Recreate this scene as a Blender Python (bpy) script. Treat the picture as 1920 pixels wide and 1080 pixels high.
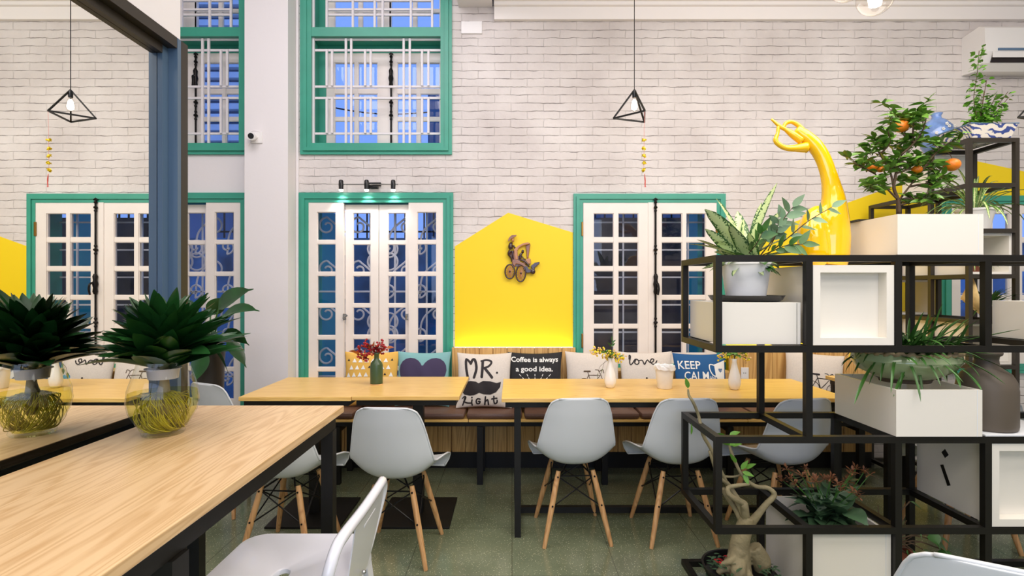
import bpy, bmesh, math, random
from mathutils import Vector, Matrix
random.seed(7)
PI = math.pi
scene = bpy.context.scene
C = scene.collection
for _o in list(bpy.data.objects):
    bpy.data.objects.remove(_o)

# ------------------------------------------------------------ camera, world, lights, exposure
HC = 1.35                      # camera height; image centre looks straight along +Y at the back wall
D = 4.2                        # distance to the back wall
cam_d = bpy.data.cameras.new('camera'); cam = bpy.data.objects.new('camera', cam_d); C.objects.link(cam)
cam.location = (0, 0, HC); cam.rotation_euler = (PI/2, 0, 0)
cam_d.sensor_width = 36; cam_d.lens = 18.75; cam_d.clip_start = 0.02
scene.camera = cam
w = bpy.data.worlds.new('dusk_sky'); scene.world = w; w.use_nodes = True
bgn = w.node_tree.nodes['Background']
bgn.inputs[0].default_value = (0.19, 0.35, 0.90, 1); bgn.inputs[1].default_value = 1.2
scene.view_settings.view_transform = 'Standard'; scene.view_settings.look = 'None'
scene.view_settings.gamma = 1.0; scene.view_settings.exposure = 0.0
scene.view_settings.use_curve_mapping = False
try:
    scene.cycles.use_denoising = True
    scene.cycles.max_bounces = 10; scene.cycles.diffuse_bounces = 5; scene.cycles.transparent_max_bounces = 24
    scene.cycles.caustics_reflective = False; scene.cycles.caustics_refractive = False
    scene.cycles.sample_clamp_indirect = 6.0
except Exception:
    pass

def area(name, loc, sx, sy, power, col, rot=(0, 0, 0)):
    l = bpy.data.lights.new(name, 'AREA'); l.shape = 'RECTANGLE'; l.size = sx; l.size_y = sy
    l.energy = power; l.color = col
    o = bpy.data.objects.new(name, l); C.objects.link(o); o.location = loc; o.rotation_euler = rot
    return o
area('fill_light_right', (1.9, 1.7, 3.2), 3.0, 1.6, 84, (1, .92, .86), (.45, 0, 0))  # added fill without a fixture, tilted to brighten wall and cornice
area('fill_light_left', (-.9, 1.7, 4.0), 2.6, 1.8, 74, (1, .93, .97), (.35, 0, 0))  # added lilac-white fill for the left side, no fixture there
area('fill_light_rear', (0.6, -1.2, 3.5), 4.0, 2.0, 106, (1, .93, .84))  # added warm fill behind the camera, lifts the foreground
area('rear_window_daylight', (0.3, -2.9, 1.9), 3.2, 1.8, 48, (.70, .80, 1.0), (PI/2, 0, 0))

# ------------------------------------------------------------ helpers
def P(px, py, d):
    return Vector(((px-960)*d/1000, d, HC-(py-540)*d/1000))
def s2l(c):
    return tuple(((v/255)/12.92 if v/255 <= .04045 else ((v/255+.055)/1.055)**2.4) for v in c)

MATS = {}
def mat(name, rgb, rough=.5, metal=0., coat=0., noise=0., nscale=8., bump=0., bscale=60., spec=.5, **kw):
    if name in MATS: return MATS[name]
    m = bpy.data.materials.new(name); m.use_nodes = True; nt = m.node_tree
    b = nt.nodes['Principled BSDF']; col = s2l(rgb)
    b.inputs['Base Color'].default_value = (*col, 1); b.inputs['Roughness'].default_value = rough
    b.inputs['Metallic'].default_value = metal
    b.inputs['Specular IOR Level'].default_value = spec
    if coat: b.inputs['Coat Weight'].default_value = coat; b.inputs['Coat Roughness'].default_value = .08
    for k, v in kw.items(): b.inputs[k.replace('_', ' ')].default_value = v
    if noise or bump:
        tc = nt.nodes.new('ShaderNodeTexCoord')
    if noise:
        n = nt.nodes.new('ShaderNodeTexNoise'); n.inputs['Scale'].default_value = nscale; n.inputs['Detail'].default_value = 4
        nt.links.new(tc.outputs['Object'], n.inputs['Vector'])
        r = nt.nodes.new('ShaderNodeValToRGB'); r.color_ramp.elements[0].position = .3; r.color_ramp.elements[1].position = .7
        r.color_ramp.elements[0].color = (*[c*(1-noise) for c in col], 1); r.color_ramp.elements[1].color = (*[min(1, c*(1+noise)) for c in col], 1)
        nt.links.new(n.outputs['Fac'], r.inputs['Fac']); nt.links.new(r.outputs['Color'], b.inputs['Base Color'])
    if bump:
        n2 = nt.nodes.new('ShaderNodeTexNoise'); n2.inputs['Scale'].default_value = bscale; n2.inputs['Detail'].default_value = 3
        nt.links.new(tc.outputs['Object'], n2.inputs['Vector'])
        bp = nt.nodes.new('ShaderNodeBump'); bp.inputs['Strength'].default_value = bump; bp.inputs['Distance'].default_value = .01
        nt.links.new(n2.outputs['Fac'], bp.inputs['Height']); nt.links.new(bp.outputs['Normal'], b.inputs['Normal'])
    MATS[name] = m
    return m

def emis(name, rgb, strength):
    if name in MATS: return MATS[name]
    m = bpy.data.materials.new(name); m.use_nodes = True; b = m.node_tree.nodes['Principled BSDF']
    b.inputs['Base Color'].default_value = (*s2l(rgb), 1)
    b.inputs['Emission Color'].default_value = (*s2l(rgb), 1); b.inputs['Emission Strength'].default_value = strength
    MATS[name] = m; return m

def wood(name, light, dark, axis='X', scale=1., rough=.35, plank=0.):
    """oak-like grain running along `axis` in world space"""
    m = bpy.data.materials.new(name); m.use_nodes = True; nt = m.node_tree; b = nt.nodes['Principled BSDF']
    geo = nt.nodes.new('ShaderNodeNewGeometry'); mp = nt.nodes.new('ShaderNodeMapping')
    sc = {'X': (1.2, 16, 16), 'Y': (16, 1.2, 16), 'Z': (16, 16, 1.2)}[axis]
    mp.inputs['Scale'].default_value = [s*scale for s in sc]
    nt.links.new(geo.outputs['Position'], mp.inputs['Vector'])
    src = mp.outputs['Vector']
    if plank:
        # each board gets its own slice of the grain
        sx = nt.nodes.new('ShaderNodeSeparateXYZ'); nt.links.new(geo.outputs['Position'], sx.inputs[0])
        dv = nt.nodes.new('ShaderNodeMath'); dv.operation = 'DIVIDE'; dv.inputs[1].default_value = plank; nt.links.new(sx.outputs[0], dv.inputs[0])
        fl = nt.nodes.new('ShaderNodeMath'); fl.operation = 'FLOOR'; nt.links.new(dv.outputs[0], fl.inputs[0])
        ml = nt.nodes.new('ShaderNodeMath'); ml.operation = 'MULTIPLY'; ml.inputs[1].default_value = 3.7; nt.links.new(fl.outputs[0], ml.inputs[0])
        cb = nt.nodes.new('ShaderNodeCombineXYZ'); nt.links.new(ml.outputs[0], cb.inputs[2])
        va = nt.nodes.new('ShaderNodeVectorMath'); va.operation = 'ADD'; nt.links.new(mp.outputs['Vector'], va.inputs[0]); nt.links.new(cb.outputs[0], va.inputs[1])
        src = va.outputs[0]
    n1 = nt.nodes.new('ShaderNodeTexNoise'); n1.inputs['Scale'].default_value = .55; n1.inputs['Detail'].default_value = 2; n1.inputs['Distortion'].default_value = .6
    nt.links.new(src, n1.inputs['Vector'])
    mu = nt.nodes.new('ShaderNodeMath'); mu.operation = 'MULTIPLY'; mu.inputs[1].default_value = 26; nt.links.new(n1.outputs['Fac'], mu.inputs[0])
    fr = nt.nodes.new('ShaderNodeMath'); fr.operation = 'PINGPONG'; fr.inputs[1].default_value = 1.; nt.links.new(mu.outputs[0], fr.inputs[0])
    n2 = nt.nodes.new('ShaderNodeTexNoise'); n2.inputs['Scale'].default_value = 6; n2.inputs['Detail'].default_value = 5
    nt.links.new(src, n2.inputs['Vector'])
    mx = nt.nodes.new('ShaderNodeMix'); mx.data_type = 'FLOAT'; mx.inputs[0].default_value = .55
    nt.links.new(fr.outputs[0], mx.inputs[2]); nt.links.new(n2.outputs['Fac'], mx.inputs[3])
    r = nt.nodes.new('ShaderNodeValToRGB'); r.color_ramp.elements[0].position = .18; r.color_ramp.elements[1].position = .62
    r.color_ramp.elements[0].color = (*s2l(dark), 1); r.color_ramp.elements[1].color = (*s2l(light), 1)
    nt.links.new(mx.outputs[0], r.inputs['Fac']); nt.links.new(r.outputs['Color'], b.inputs['Base Color'])
    b.inputs['Roughness'].default_value = rough
    MATS[name] = m; return m

def glass(name, tint=(1, 1, 1), refl=1.0):
    m = bpy.data.materials.new(name); m.use_nodes = True; nt = m.node_tree; nt.nodes.clear()
    o = nt.nodes.new('ShaderNodeOutputMaterial'); t = nt.nodes.new('ShaderNodeBsdfTransparent'); g = nt.nodes.new('ShaderNodeBsdfGlossy')
    t.inputs[0].default_value = (*tint, 1); g.inputs['Roughness'].default_value = .02
    f = nt.nodes.new('ShaderNodeLayerWeight'); f.inputs['Blend'].default_value = .5      # symmetric Schlick-like term, same from both sides
    pw = nt.nodes.new('ShaderNodeMath'); pw.operation = 'POWER'; pw.inputs[1].default_value = 4.; nt.links.new(f.outputs['Facing'], pw.inputs[0])
    mu = nt.nodes.new('ShaderNodeMath'); mu.operation = 'MULTIPLY_ADD'; mu.inputs[1].default_value = .7*refl; mu.inputs[2].default_value = .06*refl; mu.use_clamp = True
    x = nt.nodes.new('ShaderNodeMixShader'); nt.links.new(pw.outputs[0], mu.inputs[0]); nt.links.new(mu.outputs[0], x.inputs[0])
    nt.links.new(t.outputs[0], x.inputs[1]); nt.links.new(g.outputs[0], x.inputs[2]); nt.links.new(x.outputs[0], o.inputs[0])
    MATS[name] = m; return m

def wloc(o):
    v = Vector((0, 0, 0))
    while o is not None:
        v += Vector(o.location); o = o.parent
    return v

class MB:
    def __init__(s):
        s.pw = .85; s.bm = bmesh.new(); s.uv = s.bm.loops.layers.uv.new('uv')
    def box(s, x0, x1, y0, y1, z0, z1, bevel=0.):
        x0, x1 = sorted((x0, x1)); y0, y1 = sorted((y0, y1)); z0, z1 = sorted((z0, z1))
        vs = [s.bm.verts.new((x, y, z)) for z in (z0, z1) for y in (y0, y1) for x in (x0, x1)]
        fs = [s.bm.faces.new([vs[i] for i in q]) for q in ((0, 2, 3, 1), (4, 5, 7, 6), (0, 1, 5, 4), (2, 6, 7, 3), (0, 4, 6, 2), (1, 3, 7, 5))]
        if bevel:
            es = list({e for f in fs for e in f.edges})
            bmesh.ops.bevel(s.bm, geom=es, offset=bevel, segments=2, affect='EDGES', profile=.5)
        return s
    def tube(s, pts, r, n=8, caps=True, flat=None, closed=False):
        """sweep; r a number or list; flat=(axis vector, ratio) squashes the section"""
        pts = [Vector(p) for p in pts]; L = len(pts)
        rs = r if isinstance(r, (list, tuple)) else [r]*L
        prev = None; rings = []
        for i, p in enumerate(pts):
            a = pts[(i-1) % L] if (i > 0 or closed) else p; b = pts[(i+1) % L] if (i < L-1 or closed) else p
            t = (b-a).normalized() if (b-a).length > 1e-9 else Vector((0, 0, 1))
            if prev is None:
                u = t.orthogonal().normalized()
                if abs(t.z) < .99: u = t.cross(Vector((0, 0, 1))).normalized()
            else:
                u = prev - t*prev.dot(t)
                u = u.normalized() if u.length > 1e-6 else t.orthogonal().normalized()
            prev = u; v = t.cross(u)
            ring = []
            for k in range(n):
                a_ = 2*PI*k/n + PI/n
                off = (u*math.cos(a_)+v*math.sin(a_))*rs[i]
                if flat: fa, fr = flat; off -= fa*off.dot(fa)*(1-fr)
                ring.append(s.bm.verts.new(p+off))
            rings.append(ring)
        m = L if closed else L-1
        for i in range(m):
            A, B = rings[i], rings[(i+1) % L]
            for k in range(n):
                s.bm.faces.new((A[k], A[(k+1) % n], B[(k+1) % n], B[k]))
        if caps and not closed:
            s.bm.faces.new(rings[0][::-1]); s.bm.faces.new(rings[-1])
        return s
    def bar(s, a, b, w, h=None):
        """square steel bar between two points, axis aligned"""
        a, b = Vector(a), Vector(b); h = h or w; lo = [min(a[i], b[i]) for i in range(3)]; hi = [max(a[i], b[i]) for i in range(3)]
        for i in range(3):
            if hi[i]-lo[i] < 1e-6: lo[i] -= w/2; hi[i] += w/2
        return s.box(lo[0], hi[0], lo[1], hi[1], lo[2], hi[2])
    def lathe(s, prof, c=(0, 0, 0), n=32, sy=1., cap0=True, cap1=False):
        c = Vector(c); rings = []
        for r, z in prof:
            rings.append([s.bm.verts.new(c+Vector((r*math.cos(2*PI*k/n), r*sy*math.sin(2*PI*k/n), z))) for k in range(n)])
        for i in range(len(rings)-1):
            for k in range(n):
                s.bm.faces.new((rings[i][k], rings[i][(k+1) % n], rings[i+1][(k+1) % n], rings[i+1][k]))
        if cap0: s.bm.faces.new(rings[0][::-1])
        if cap1: s.bm.faces.new(rings[-1])
        return s
    def ball(s, c, r, n=10, sc=(1, 1, 1)):
        m = Matrix.Translation(Vector(c)) @ Matrix.Diagonal((r*sc[0], r*sc[1], r*sc[2], 1))
        bmesh.ops.create_uvsphere(s.bm, u_segments=n, v_segments=max(4, n*2//3), radius=1, matrix=m)
        return s
    def prism(s, pts, y0, y1, plane='XZ'):
        """extruded outline"""
        def f(p, q):
            return {'XZ': (p[0], q, p[1]), 'XY': (p[0], p[1], q), 'YZ': (q, p[0], p[1])}[plane]
        A = [s.bm.verts.new(f(p, y0)) for p in pts]; B = [s.bm.verts.new(f(p, y1)) for p in pts]
        s.bm.faces.new(A); s.bm.faces.new(B[::-1]); n = len(pts)
        for k in range(n): s.bm.faces.new((A[k], B[k], B[(k+1) % n], A[(k+1) % n]))
        return s
    def leaf(s, base, dr, L, W, droop=.3, fold=.15, n=6, roll=0., shape=1., up=None):
        base = Vector(base); d = Vector(dr).normalized(); up = up or Vector((0, 0, 1))
        side = d.cross(up)
        side = side.normalized() if side.length > 1e-3 else Vector((1, 0, 0))
        if roll: side = (Matrix.Rotation(roll, 3, d) @ side)
        p = base.copy(); rows = []
        for i in range(n+1):
            t = i/n
            wv = W*.5*(math.sin(PI*min(1, t**.75*shape+.02))**s.pw if t < 1 else .02)
            wv = max(wv, W*.03)
            nrm = side.cross(d).normalized()
            rows.append([s.bm.verts.new(p-side*wv+nrm*wv*fold*2), s.bm.verts.new(p), s.bm.verts.new(p+side*wv+nrm*wv*fold*2)])
            d = (d+Vector((0, 0, -droop/n))).normalized(); side = (side-d*side.dot(d)).normalized()
            p = p+d*(L/n)
        for i in range(n):
            for k in range(2):
                f = s.bm.faces.new((rows[i][k], rows[i][k+1], rows[i+1][k+1], rows[i+1][k]))
                f.smooth = True
                for lp, uv in zip(f.loops, ((k/2, i/n), ((k+1)/2, i/n), ((k+1)/2, (i+1)/n), (k/2, (i+1)/n))): lp[s.uv].uv = uv
        return s
    def build(s, name, m, parent=None, smooth=False, recalc=True):
        if recalc: bmesh.ops.recalc_face_normals(s.bm, faces=s.bm.faces)
        if parent is not None:
            o_ = wloc(parent)
        else:
            vs = s.bm.verts
            xs = [v.co.x for v in vs]; ys = [v.co.y for v in vs]
            o_ = Vector(((min(xs)+max(xs))/2, (min(ys)+max(ys))/2, min(v.co.z for v in vs)))
        bmesh.ops.translate(s.bm, verts=s.bm.verts, vec=-o_)
        if smooth:
            for f in s.bm.faces: f.smooth = True
        me = bpy.data.meshes.new(name); s.bm.to_mesh(me); s.bm.free()
        if isinstance(smooth, float): 
            try: me.set_sharp_from_angle(angle=smooth)
            except Exception: pass
        me.materials.append(MATS[m] if isinstance(m, str) else m)
        o = bpy.data.objects.new(name, me); C.objects.link(o)
        if parent is not None: o.parent = parent
        else: o.location = o_
        return o

SM = .7   # smooth-by-angle threshold
def tag(o, label=None, cat=None, group=None, kind=None):
    if label: o['label'] = label
    if cat: o['category'] = cat
    if group: o['group'] = group
    if kind: o['kind'] = kind
    return o
def thing(name, loc, label=None, cat=None, group=None, kind=None):
    o = bpy.data.objects.new(name, None); C.objects.link(o); o.location = loc; o.empty_display_size = .05
    return tag(o, label, cat, group, kind)
def struct(o): return tag(o, kind='structure')
def kids(o): return [c for c in C.objects if c.parent is o]
def copy_tree(o, parent=None):
    c = o.copy(); C.objects.link(c); c.parent = parent
    for ch in kids(o): copy_tree(ch, c)
    return c
def catmull(pts, k=6):
    pts = [Vector(p) for p in pts]
    if len(pts) < 3: return pts
    q = [pts[0]*2-pts[1]]+pts+[pts[-1]*2-pts[-2]]; out = []
    for i in range(1, len(q)-2):
        a, b, c, d = q[i-1:i+3]
        for j in range(k):
            t = j/k
            out.append(.5*((2*b)+(c-a)*t+(2*a-5*b+4*c-d)*t*t+(3*b-a-3*c+d)*t**3))
    out.append(pts[-1]); return out
def lerpl(vals, n):
    out = []
    for i in range(n):
        t = i/(n-1)*(len(vals)-1); k = min(int(t), len(vals)-2); out.append(vals[k]*(1-(t-k))+vals[k+1]*(t-k))
    return out

# ------------------------------------------------------------ materials
def brick_mat():
    m = bpy.data.materials.new('white_painted_brick'); m.use_nodes = True; nt = m.node_tree; b = nt.nodes['Principled BSDF']
    geo = nt.nodes.new('ShaderNodeNewGeometry'); sp = nt.nodes.new('ShaderNodeSeparateXYZ'); cb = nt.nodes.new('ShaderNodeCombineXYZ')
    nt.links.new(geo.outputs['Position'], sp.inputs[0]); nt.links.new(sp.outputs[0], cb.inputs[0]); nt.links.new(sp.outputs[2], cb.inputs[1])
    wob = nt.nodes.new('ShaderNodeTexNoise'); wob.inputs['Scale'].default_value = 11; wob.inputs['Detail'].default_value = 3
    nt.links.new(cb.outputs[0], wob.inputs['Vector'])
    ws = nt.nodes.new('ShaderNodeVectorMath'); ws.operation = 'SCALE'; ws.inputs['Scale'].default_value = .020
    nt.links.new(wob.outputs['Color'], ws.inputs[0])
    ad = nt.nodes.new('ShaderNodeVectorMath'); ad.operation = 'ADD'; nt.links.new(cb.outputs[0], ad.inputs[0]); nt.links.new(ws.outputs[0], ad.inputs[1])
    def brick(mort, sm):
        bt = nt.nodes.new('ShaderNodeTexBrick'); bt.inputs['Scale'].default_value = 1; bt.inputs['Brick Width'].default_value = .258
        bt.inputs['Row Height'].default_value = .0640; bt.inputs['Mortar Size'].default_value = mort; bt.inputs['Mortar Smooth'].default_value = sm
        bt.offset = .5
        bt.inputs['Color1'].default_value = (1, 1, 1, 1); bt.inputs['Color2'].default_value = (.86, .86, .86, 1); bt.inputs['Mortar'].default_value = (.5, .5, .5, 1)
        nt.links.new(ad.outputs[0], bt.inputs['Vector']); return bt
    b1 = brick(.0012, .4); b2 = brick(.005, 1.)
    n = nt.nodes.new('ShaderNodeTexNoise'); n.inputs['Scale'].default_value = 14; n.inputs['Detail'].default_value = 6
    nt.links.new(cb.outputs[0], n.inputs['Vector'])
    ra = nt.nodes.new('ShaderNodeMapRange'); ra.inputs[1].default_value = .40; ra.inputs[2].default_value = .60; nt.links.new(n.outputs['Fac'], ra.inputs[0])
    mu = nt.nodes.new('ShaderNodeMath'); mu.operation = 'MULTIPLY'; nt.links.new(b1.outputs['Fac'], mu.inputs[0]); nt.links.new(ra.outputs[0], mu.inputs[1])
    # bed joints: stronger, broken dark lines; head joints fainter
    sz = nt.nodes.new('ShaderNodeSeparateXYZ'); nt.links.new(ad.outputs[0], sz.inputs[0])
    def mth(op, a, b_=None):
        q = nt.nodes.new('ShaderNodeMath'); q.operation = op
        for i_, v_ in enumerate((a, b_)):
            if v_ is None: continue
            if isinstance(v_, (int, float)): q.inputs[i_].default_value = v_
            else: nt.links.new(v_, q.inputs[i_])
        return q.outputs[0]
    zz_ = mth('MULTIPLY', sz.outputs[1], 1/.0640); pp = mth('PINGPONG', zz_, .5)
    nl = nt.nodes.new('ShaderNodeTexNoise'); nl.inputs['Scale'].default_value = 7; nl.inputs['Detail'].default_value = 5; nt.links.new(cb.outputs[0], nl.inputs['Vector'])
    wd_ = mth('MULTIPLY', mth('SUBTRACT', nl.outputs['Fac'], .36), .16)
    hl_ = mth('LESS_THAN', pp, wd_)
    vf_ = mth('MULTIPLY', mu.outputs[0], .55)
    mk_ = mth('MAXIMUM', mth('MULTIPLY', hl_, .75), vf_)
    class _O: pass
    mu = _O(); mu.outputs = [mk_]
    mx = nt.nodes.new('ShaderNodeMix'); mx.data_type = 'RGBA'
    n3 = nt.nodes.new('ShaderNodeTexNoise'); n3.inputs['Scale'].default_value = 2.2; n3.inputs['Detail'].default_value = 8; nt.links.new(cb.outputs[0], n3.inputs['Vector'])
    r3 = nt.nodes.new('ShaderNodeValToRGB'); r3.color_ramp.elements[0].position = .3; r3.color_ramp.elements[1].position = .7
    r3.color_ramp.elements[0].color = (*s2l((206, 198, 194)), 1); r3.color_ramp.elements[1].color = (*s2l((230, 224, 220)), 1)
    nt.links.new(n3.outputs['Fac'], r3.inputs['Fac']); nt.links.new(r3.outputs['Color'], mx.inputs[6])
    mx.inputs[7].default_value = (*s2l((92, 84, 80)), 1); nt.links.new(mu.outputs[0], mx.inputs[0])
    nt.links.new(mx.outputs[2], b.inputs['Base Color'])
    hs = nt.nodes.new('ShaderNodeMath'); hs.operation = 'MULTIPLY_ADD'; hs.inputs[1].default_value = -1.; nt.links.new(b2.outputs['Fac'], hs.inputs[0])
    n4 = nt.nodes.new('ShaderNodeTexNoise'); n4.inputs['Scale'].default_value = 30; n4.inputs['Detail'].default_value = 4; nt.links.new(cb.outputs[0], n4.inputs['Vector'])
    nt.links.new(n4.outputs['Fac'], hs.inputs[2])
    bp = nt.nodes.new('ShaderNodeBump'); bp.inputs['Strength'].default_value = .5; bp.inputs['Distance'].default_value = .008
    nt.links.new(hs.outputs[0], bp.inputs['Height']); nt.links.new(bp.outputs['Normal'], b.inputs['Normal'])
    b.inputs['Roughness'].default_value = .75
    MATS['brick'] = m
brick_mat()

def floor_mat():
    m = bpy.data.materials.new('green_terrazzo'); m.use_nodes = True; nt = m.node_tree; b = nt.nodes['Principled BSDF']
    geo = nt.nodes.new('ShaderNodeNewGeometry')
    n = nt.nodes.new('ShaderNodeTexNoise'); n.inputs['Scale'].default_value = 2.5; n.inputs['Detail'].default_value = 6; nt.links.new(geo.outputs['Position'], n.inputs['Vector'])
    r = nt.nodes.new('ShaderNodeValToRGB'); r.color_ramp.elements[0].position = .3; r.color_ramp.elements[1].position = .7
    r.color_ramp.elements[0].color = (*s2l((98, 106, 82)), 1); r.color_ramp.elements[1].color = (*s2l((128, 136, 108)), 1)
    nt.links.new(n.outputs['Fac'], r.inputs['Fac']); last = r.outputs['Color']
    for sc, th, col in ((95, .17, (206, 205, 170)), (140, .14, (60, 62, 52)), (60, .10, (168, 160, 120))):
        v = nt.nodes.new('ShaderNodeTexVoronoi'); v.inputs['Scale'].default_value = sc; nt.links.new(geo.outputs['Position'], v.inputs['Vector'])
        lt = nt.nodes.new('ShaderNodeMath'); lt.operation = 'LESS_THAN'; lt.inputs[1].default_value = th; nt.links.new(v.outputs['Distance'], lt.inputs[0])
        mx = nt.nodes.new('ShaderNodeMix'); mx.data_type = 'RGBA'; mx.inputs[7].default_value = (*s2l(col), 1)
        nt.links.new(lt.outputs[0], mx.inputs[0]); nt.links.new(last, mx.inputs[6]); last = mx.outputs[2]
    bt = nt.nodes.new('ShaderNodeTexBrick'); bt.offset = 0; bt.inputs['Scale'].default_value = 1; bt.inputs['Brick Width'].default_value = .5; bt.inputs['Row Height'].default_value = .5
    bt.inputs['Mortar Size'].default_value = .0015; nt.links.new(geo.outputs['Position'], bt.inputs['Vector'])
    mx = nt.nodes.new('ShaderNodeMix'); mx.data_type = 'RGBA'; mx.inputs[7].default_value = (*s2l((70, 74, 58)), 1)
    nt.links.new(bt.outputs['Fac'], mx.inputs[0]); nt.links.new(last, mx.inputs[6]); nt.links.new(mx.outputs[2], b.inputs['Base Color'])
    b.inputs['Roughness'].default_value = .13
    MATS['floor'] = m
floor_mat()
wood('oak_x', (242, 200, 118), (226, 178, 96), 'X', 1.3)
wood('oak_y', (234, 198, 150), (210, 168, 116), 'Y', 1.5)
wood('plank', (226, 182, 112), (190, 140, 78), 'Z', .8, .45, plank=.104)
wood('beech', (214, 166, 112), (184, 132, 82), 'Z', 1.2, .4)
wood('edge', (206, 160, 96), (176, 128, 70), 'X', 1.4, .4)
mat('plaster', (236, 232, 232), .7, bump=.1, bscale=20)
mat('ceiling', (250, 245, 241), .8)
mat('green', (62, 158, 134), .35, noise=.06, nscale=6)
mat('joinery', (240, 232, 224), .38, noise=.02)
mat('grille', (226, 222, 224), .45)
mat('yellow_paint', (248, 216, 16), .5)
mat('black_steel', (20, 18, 14), .45, spec=.35)
mat('brown_steel', (46, 40, 32), .4)
mat('blue_lit_steel', (82, 106, 130), .35)  # mirror frame steel with bluish window reflection put into its colour
mat('iron', (26, 22, 20), .4, metal=.6)
mat('white_box', (236, 231, 220), .32)
mat('shell', (218, 221, 222), .28)
mat('white_metal', (232, 232, 238), .2, coat=.5)
mat('wire', (24, 22, 22), .35, metal=.5)
mat('brass', (150, 112, 52), .35, metal=.9)
mat('steel', (180, 180, 180), .25, metal=.9)
mat('brown_leather', (104, 76, 62), .42, bump=.15, bscale=80)
mat('leaf_dark', (30, 74, 30), .3, noise=.35, nscale=9)
mat('leaf_mid', (58, 104, 40), .38, noise=.3, nscale=14)
mat('leaf_citrus', (96, 138, 50), .35, noise=.3, nscale=20)
mat('leaf_pale', (108, 140, 104), .45, noise=.2, nscale=12)
mat('leaf_fresh', (104, 158, 52), .45, noise=.25, nscale=18)
mat('leaf_succulent', (62, 90, 62), .4, noise=.2, nscale=12)
mat('bark', (150, 138, 104), .75, noise=.2, nscale=20, bump=.6, bscale=40)
mat('twig', (86, 66, 46), .7)
mat('soil', (58, 44, 34), .9, noise=.3, nscale=60, bump=.6, bscale=120)
mat('orange', (236, 128, 24), .35, bump=.15, bscale=200)
mat('berry', (170, 26, 36), .3)
mat('yellow_flower', (238, 214, 40), .5)
mat('cream_flower', (236, 196, 140), .5)
mat('white_ceramic', (240, 238, 232), .25, coat=.3)
mat('bottle_green', (62, 84, 54), .3)
mat('brown_ceramic', (92, 82, 70), .55)
mat('terracotta', (120, 66, 48), .7)
mat('yellow_ceramic', (250, 196, 8), .1, coat=.8)
mat('linen', (222, 212, 200), .85, noise=.05, nscale=120, bump=.2, bscale=400)
mat('black_cloth', (38, 38, 40), .85, bump=.2, bscale=400)
mat('mustard_cloth', (226, 178, 84), .85, bump=.2, bscale=400)
mat('teal_cloth', (126, 176, 176), .85, bump=.2, bscale=400)
mat('navy_cloth', (64, 54, 84), .85, bump=.2, bscale=400)
mat('blue_cloth', (28, 88, 142), .8, bump=.2, bscale=400)
mat('ink', (34, 26, 28), .7)
mat('white_print', (240, 238, 232), .7)
mat('heart_blue', (70, 160, 190), .7)
mat('plastic_white', (240, 238, 236), .35)
mat('black_plastic', (20, 20, 22), .3)
mat('frosted', (242, 242, 240), .35, noise=.03, nscale=20)
glass('pane_glass', (.95, .97, 1.0), 1.0)
glass('clear_glass', (.97, .98, .96), .7)
glass('water', (.93, .93, .60), .3)
glass('bulb_glass', (1, .98, .95), .9)
# ------------------------------------------------------------ room shell
def XW(px): return (px-960)*D/1000
def ZW(py): return HC-(py-540)*D/1000
def wall_with_holes(name, m, x0, x1, z0, z1, holes, y0, y1):
    xs = sorted({x0, x1, *[h[0] for h in holes], *[h[1] for h in holes]}); zs = sorted({z0, z1, *[h[2] for h in holes], *[h[3] for h in holes]})
    mb = MB()
    for i in range(len(xs)-1):
        run = None
        for j in range(len(zs)-1):
            cx, cz = (xs[i]+xs[i+1])/2, (zs[j]+zs[j+1])/2
            solid = x0 < cx < x1 and z0 < cz < z1 and not any(h[0] < cx < h[1] and h[2] < cz < h[3] for h in holes)
            if solid and run is None: run = zs[j]
            if not solid and run is not None: mb.box(xs[i], xs[i+1], y0, y1, run, zs[j]); run = None
        if run is not None: mb.box(xs[i], xs[i+1], y0, y1, run, zs[-1])
    return struct(mb.build(name, m))
T = .252                                       # wall thickness
DX = (-1.672, -.462); D1X = (-3.262, -2.052)   # door openings (outer edge of the green frame)
DZ = 2.098
W3 = (.483, 1.676, .686, 2.09); W4 = (3.37, 4.563, .686, 2.075)
U2 = (DX[0]+.01, DX[1]-.01, 2.398, 4.2); U1 = (D1X[0]+.01, D1X[1], 2.398, 4.2)
wall_with_holes('wall_back', 'brick', -1.70, 5.5, 0, 4.7, [(*DX, 0, DZ), W3, W4, U2], D, D+T)
wall_with_holes('wall_back_left', 'plaster', -4.2, -1.70, 0, 4.7, [(*D1X, 0, DZ), U1], D, D+T)
struct(MB().box(-2.026, -1.697, 4.04, 4.198, 0, 4.7).build('pillar', 'plaster'))
struct(MB().box(-1.695, -1.676, 4.185, 4.199, 0, 4.7).build('trim_1', 'plaster'))
struct(MB().box(-4.2, 5.5, -3, D+T, -.1, 0).build('floor', 'floor'))
struct(MB().box(-.14, 5.5, -3, D, 3.585, 4.7).build('ceiling', 'ceiling'))
struct(MB().box(-4.2, 5.5, -3, D+T, 4.7, 4.8).build('ceiling_upper', 'ceiling'))
mb = MB(); mb.prism([(D-.001, 3.45), (D-.035, 3.45), (D-.04, 3.543), (D-.065, 3.547), (D-.068, 3.572), (D-.11, 3.576), (D-.11, 3.584), (D-.001, 3.584)], -.139, 5.49, 'YZ')
struct(mb.build('cornice', 'ceiling'))
struct(MB().box(-.42, -.155, 3.9, D-.002, 3.56, 4.69).build('trim_2', 'plaster'))
struct(MB().box(-4.4, -4.2, -3, D+T, 0, 4.7).build('wall_left', 'plaster'))
struct(MB().box(5.5, 5.7, -3, D+T, 0, 4.7).build('wall_right', 'plaster'))
wall_with_holes('wall_rear', 'plaster', -4.2, 5.5, 0, 4.7, [(-1.3, 1.9, .9, 2.9)], -3.2, -3.0)

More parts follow.
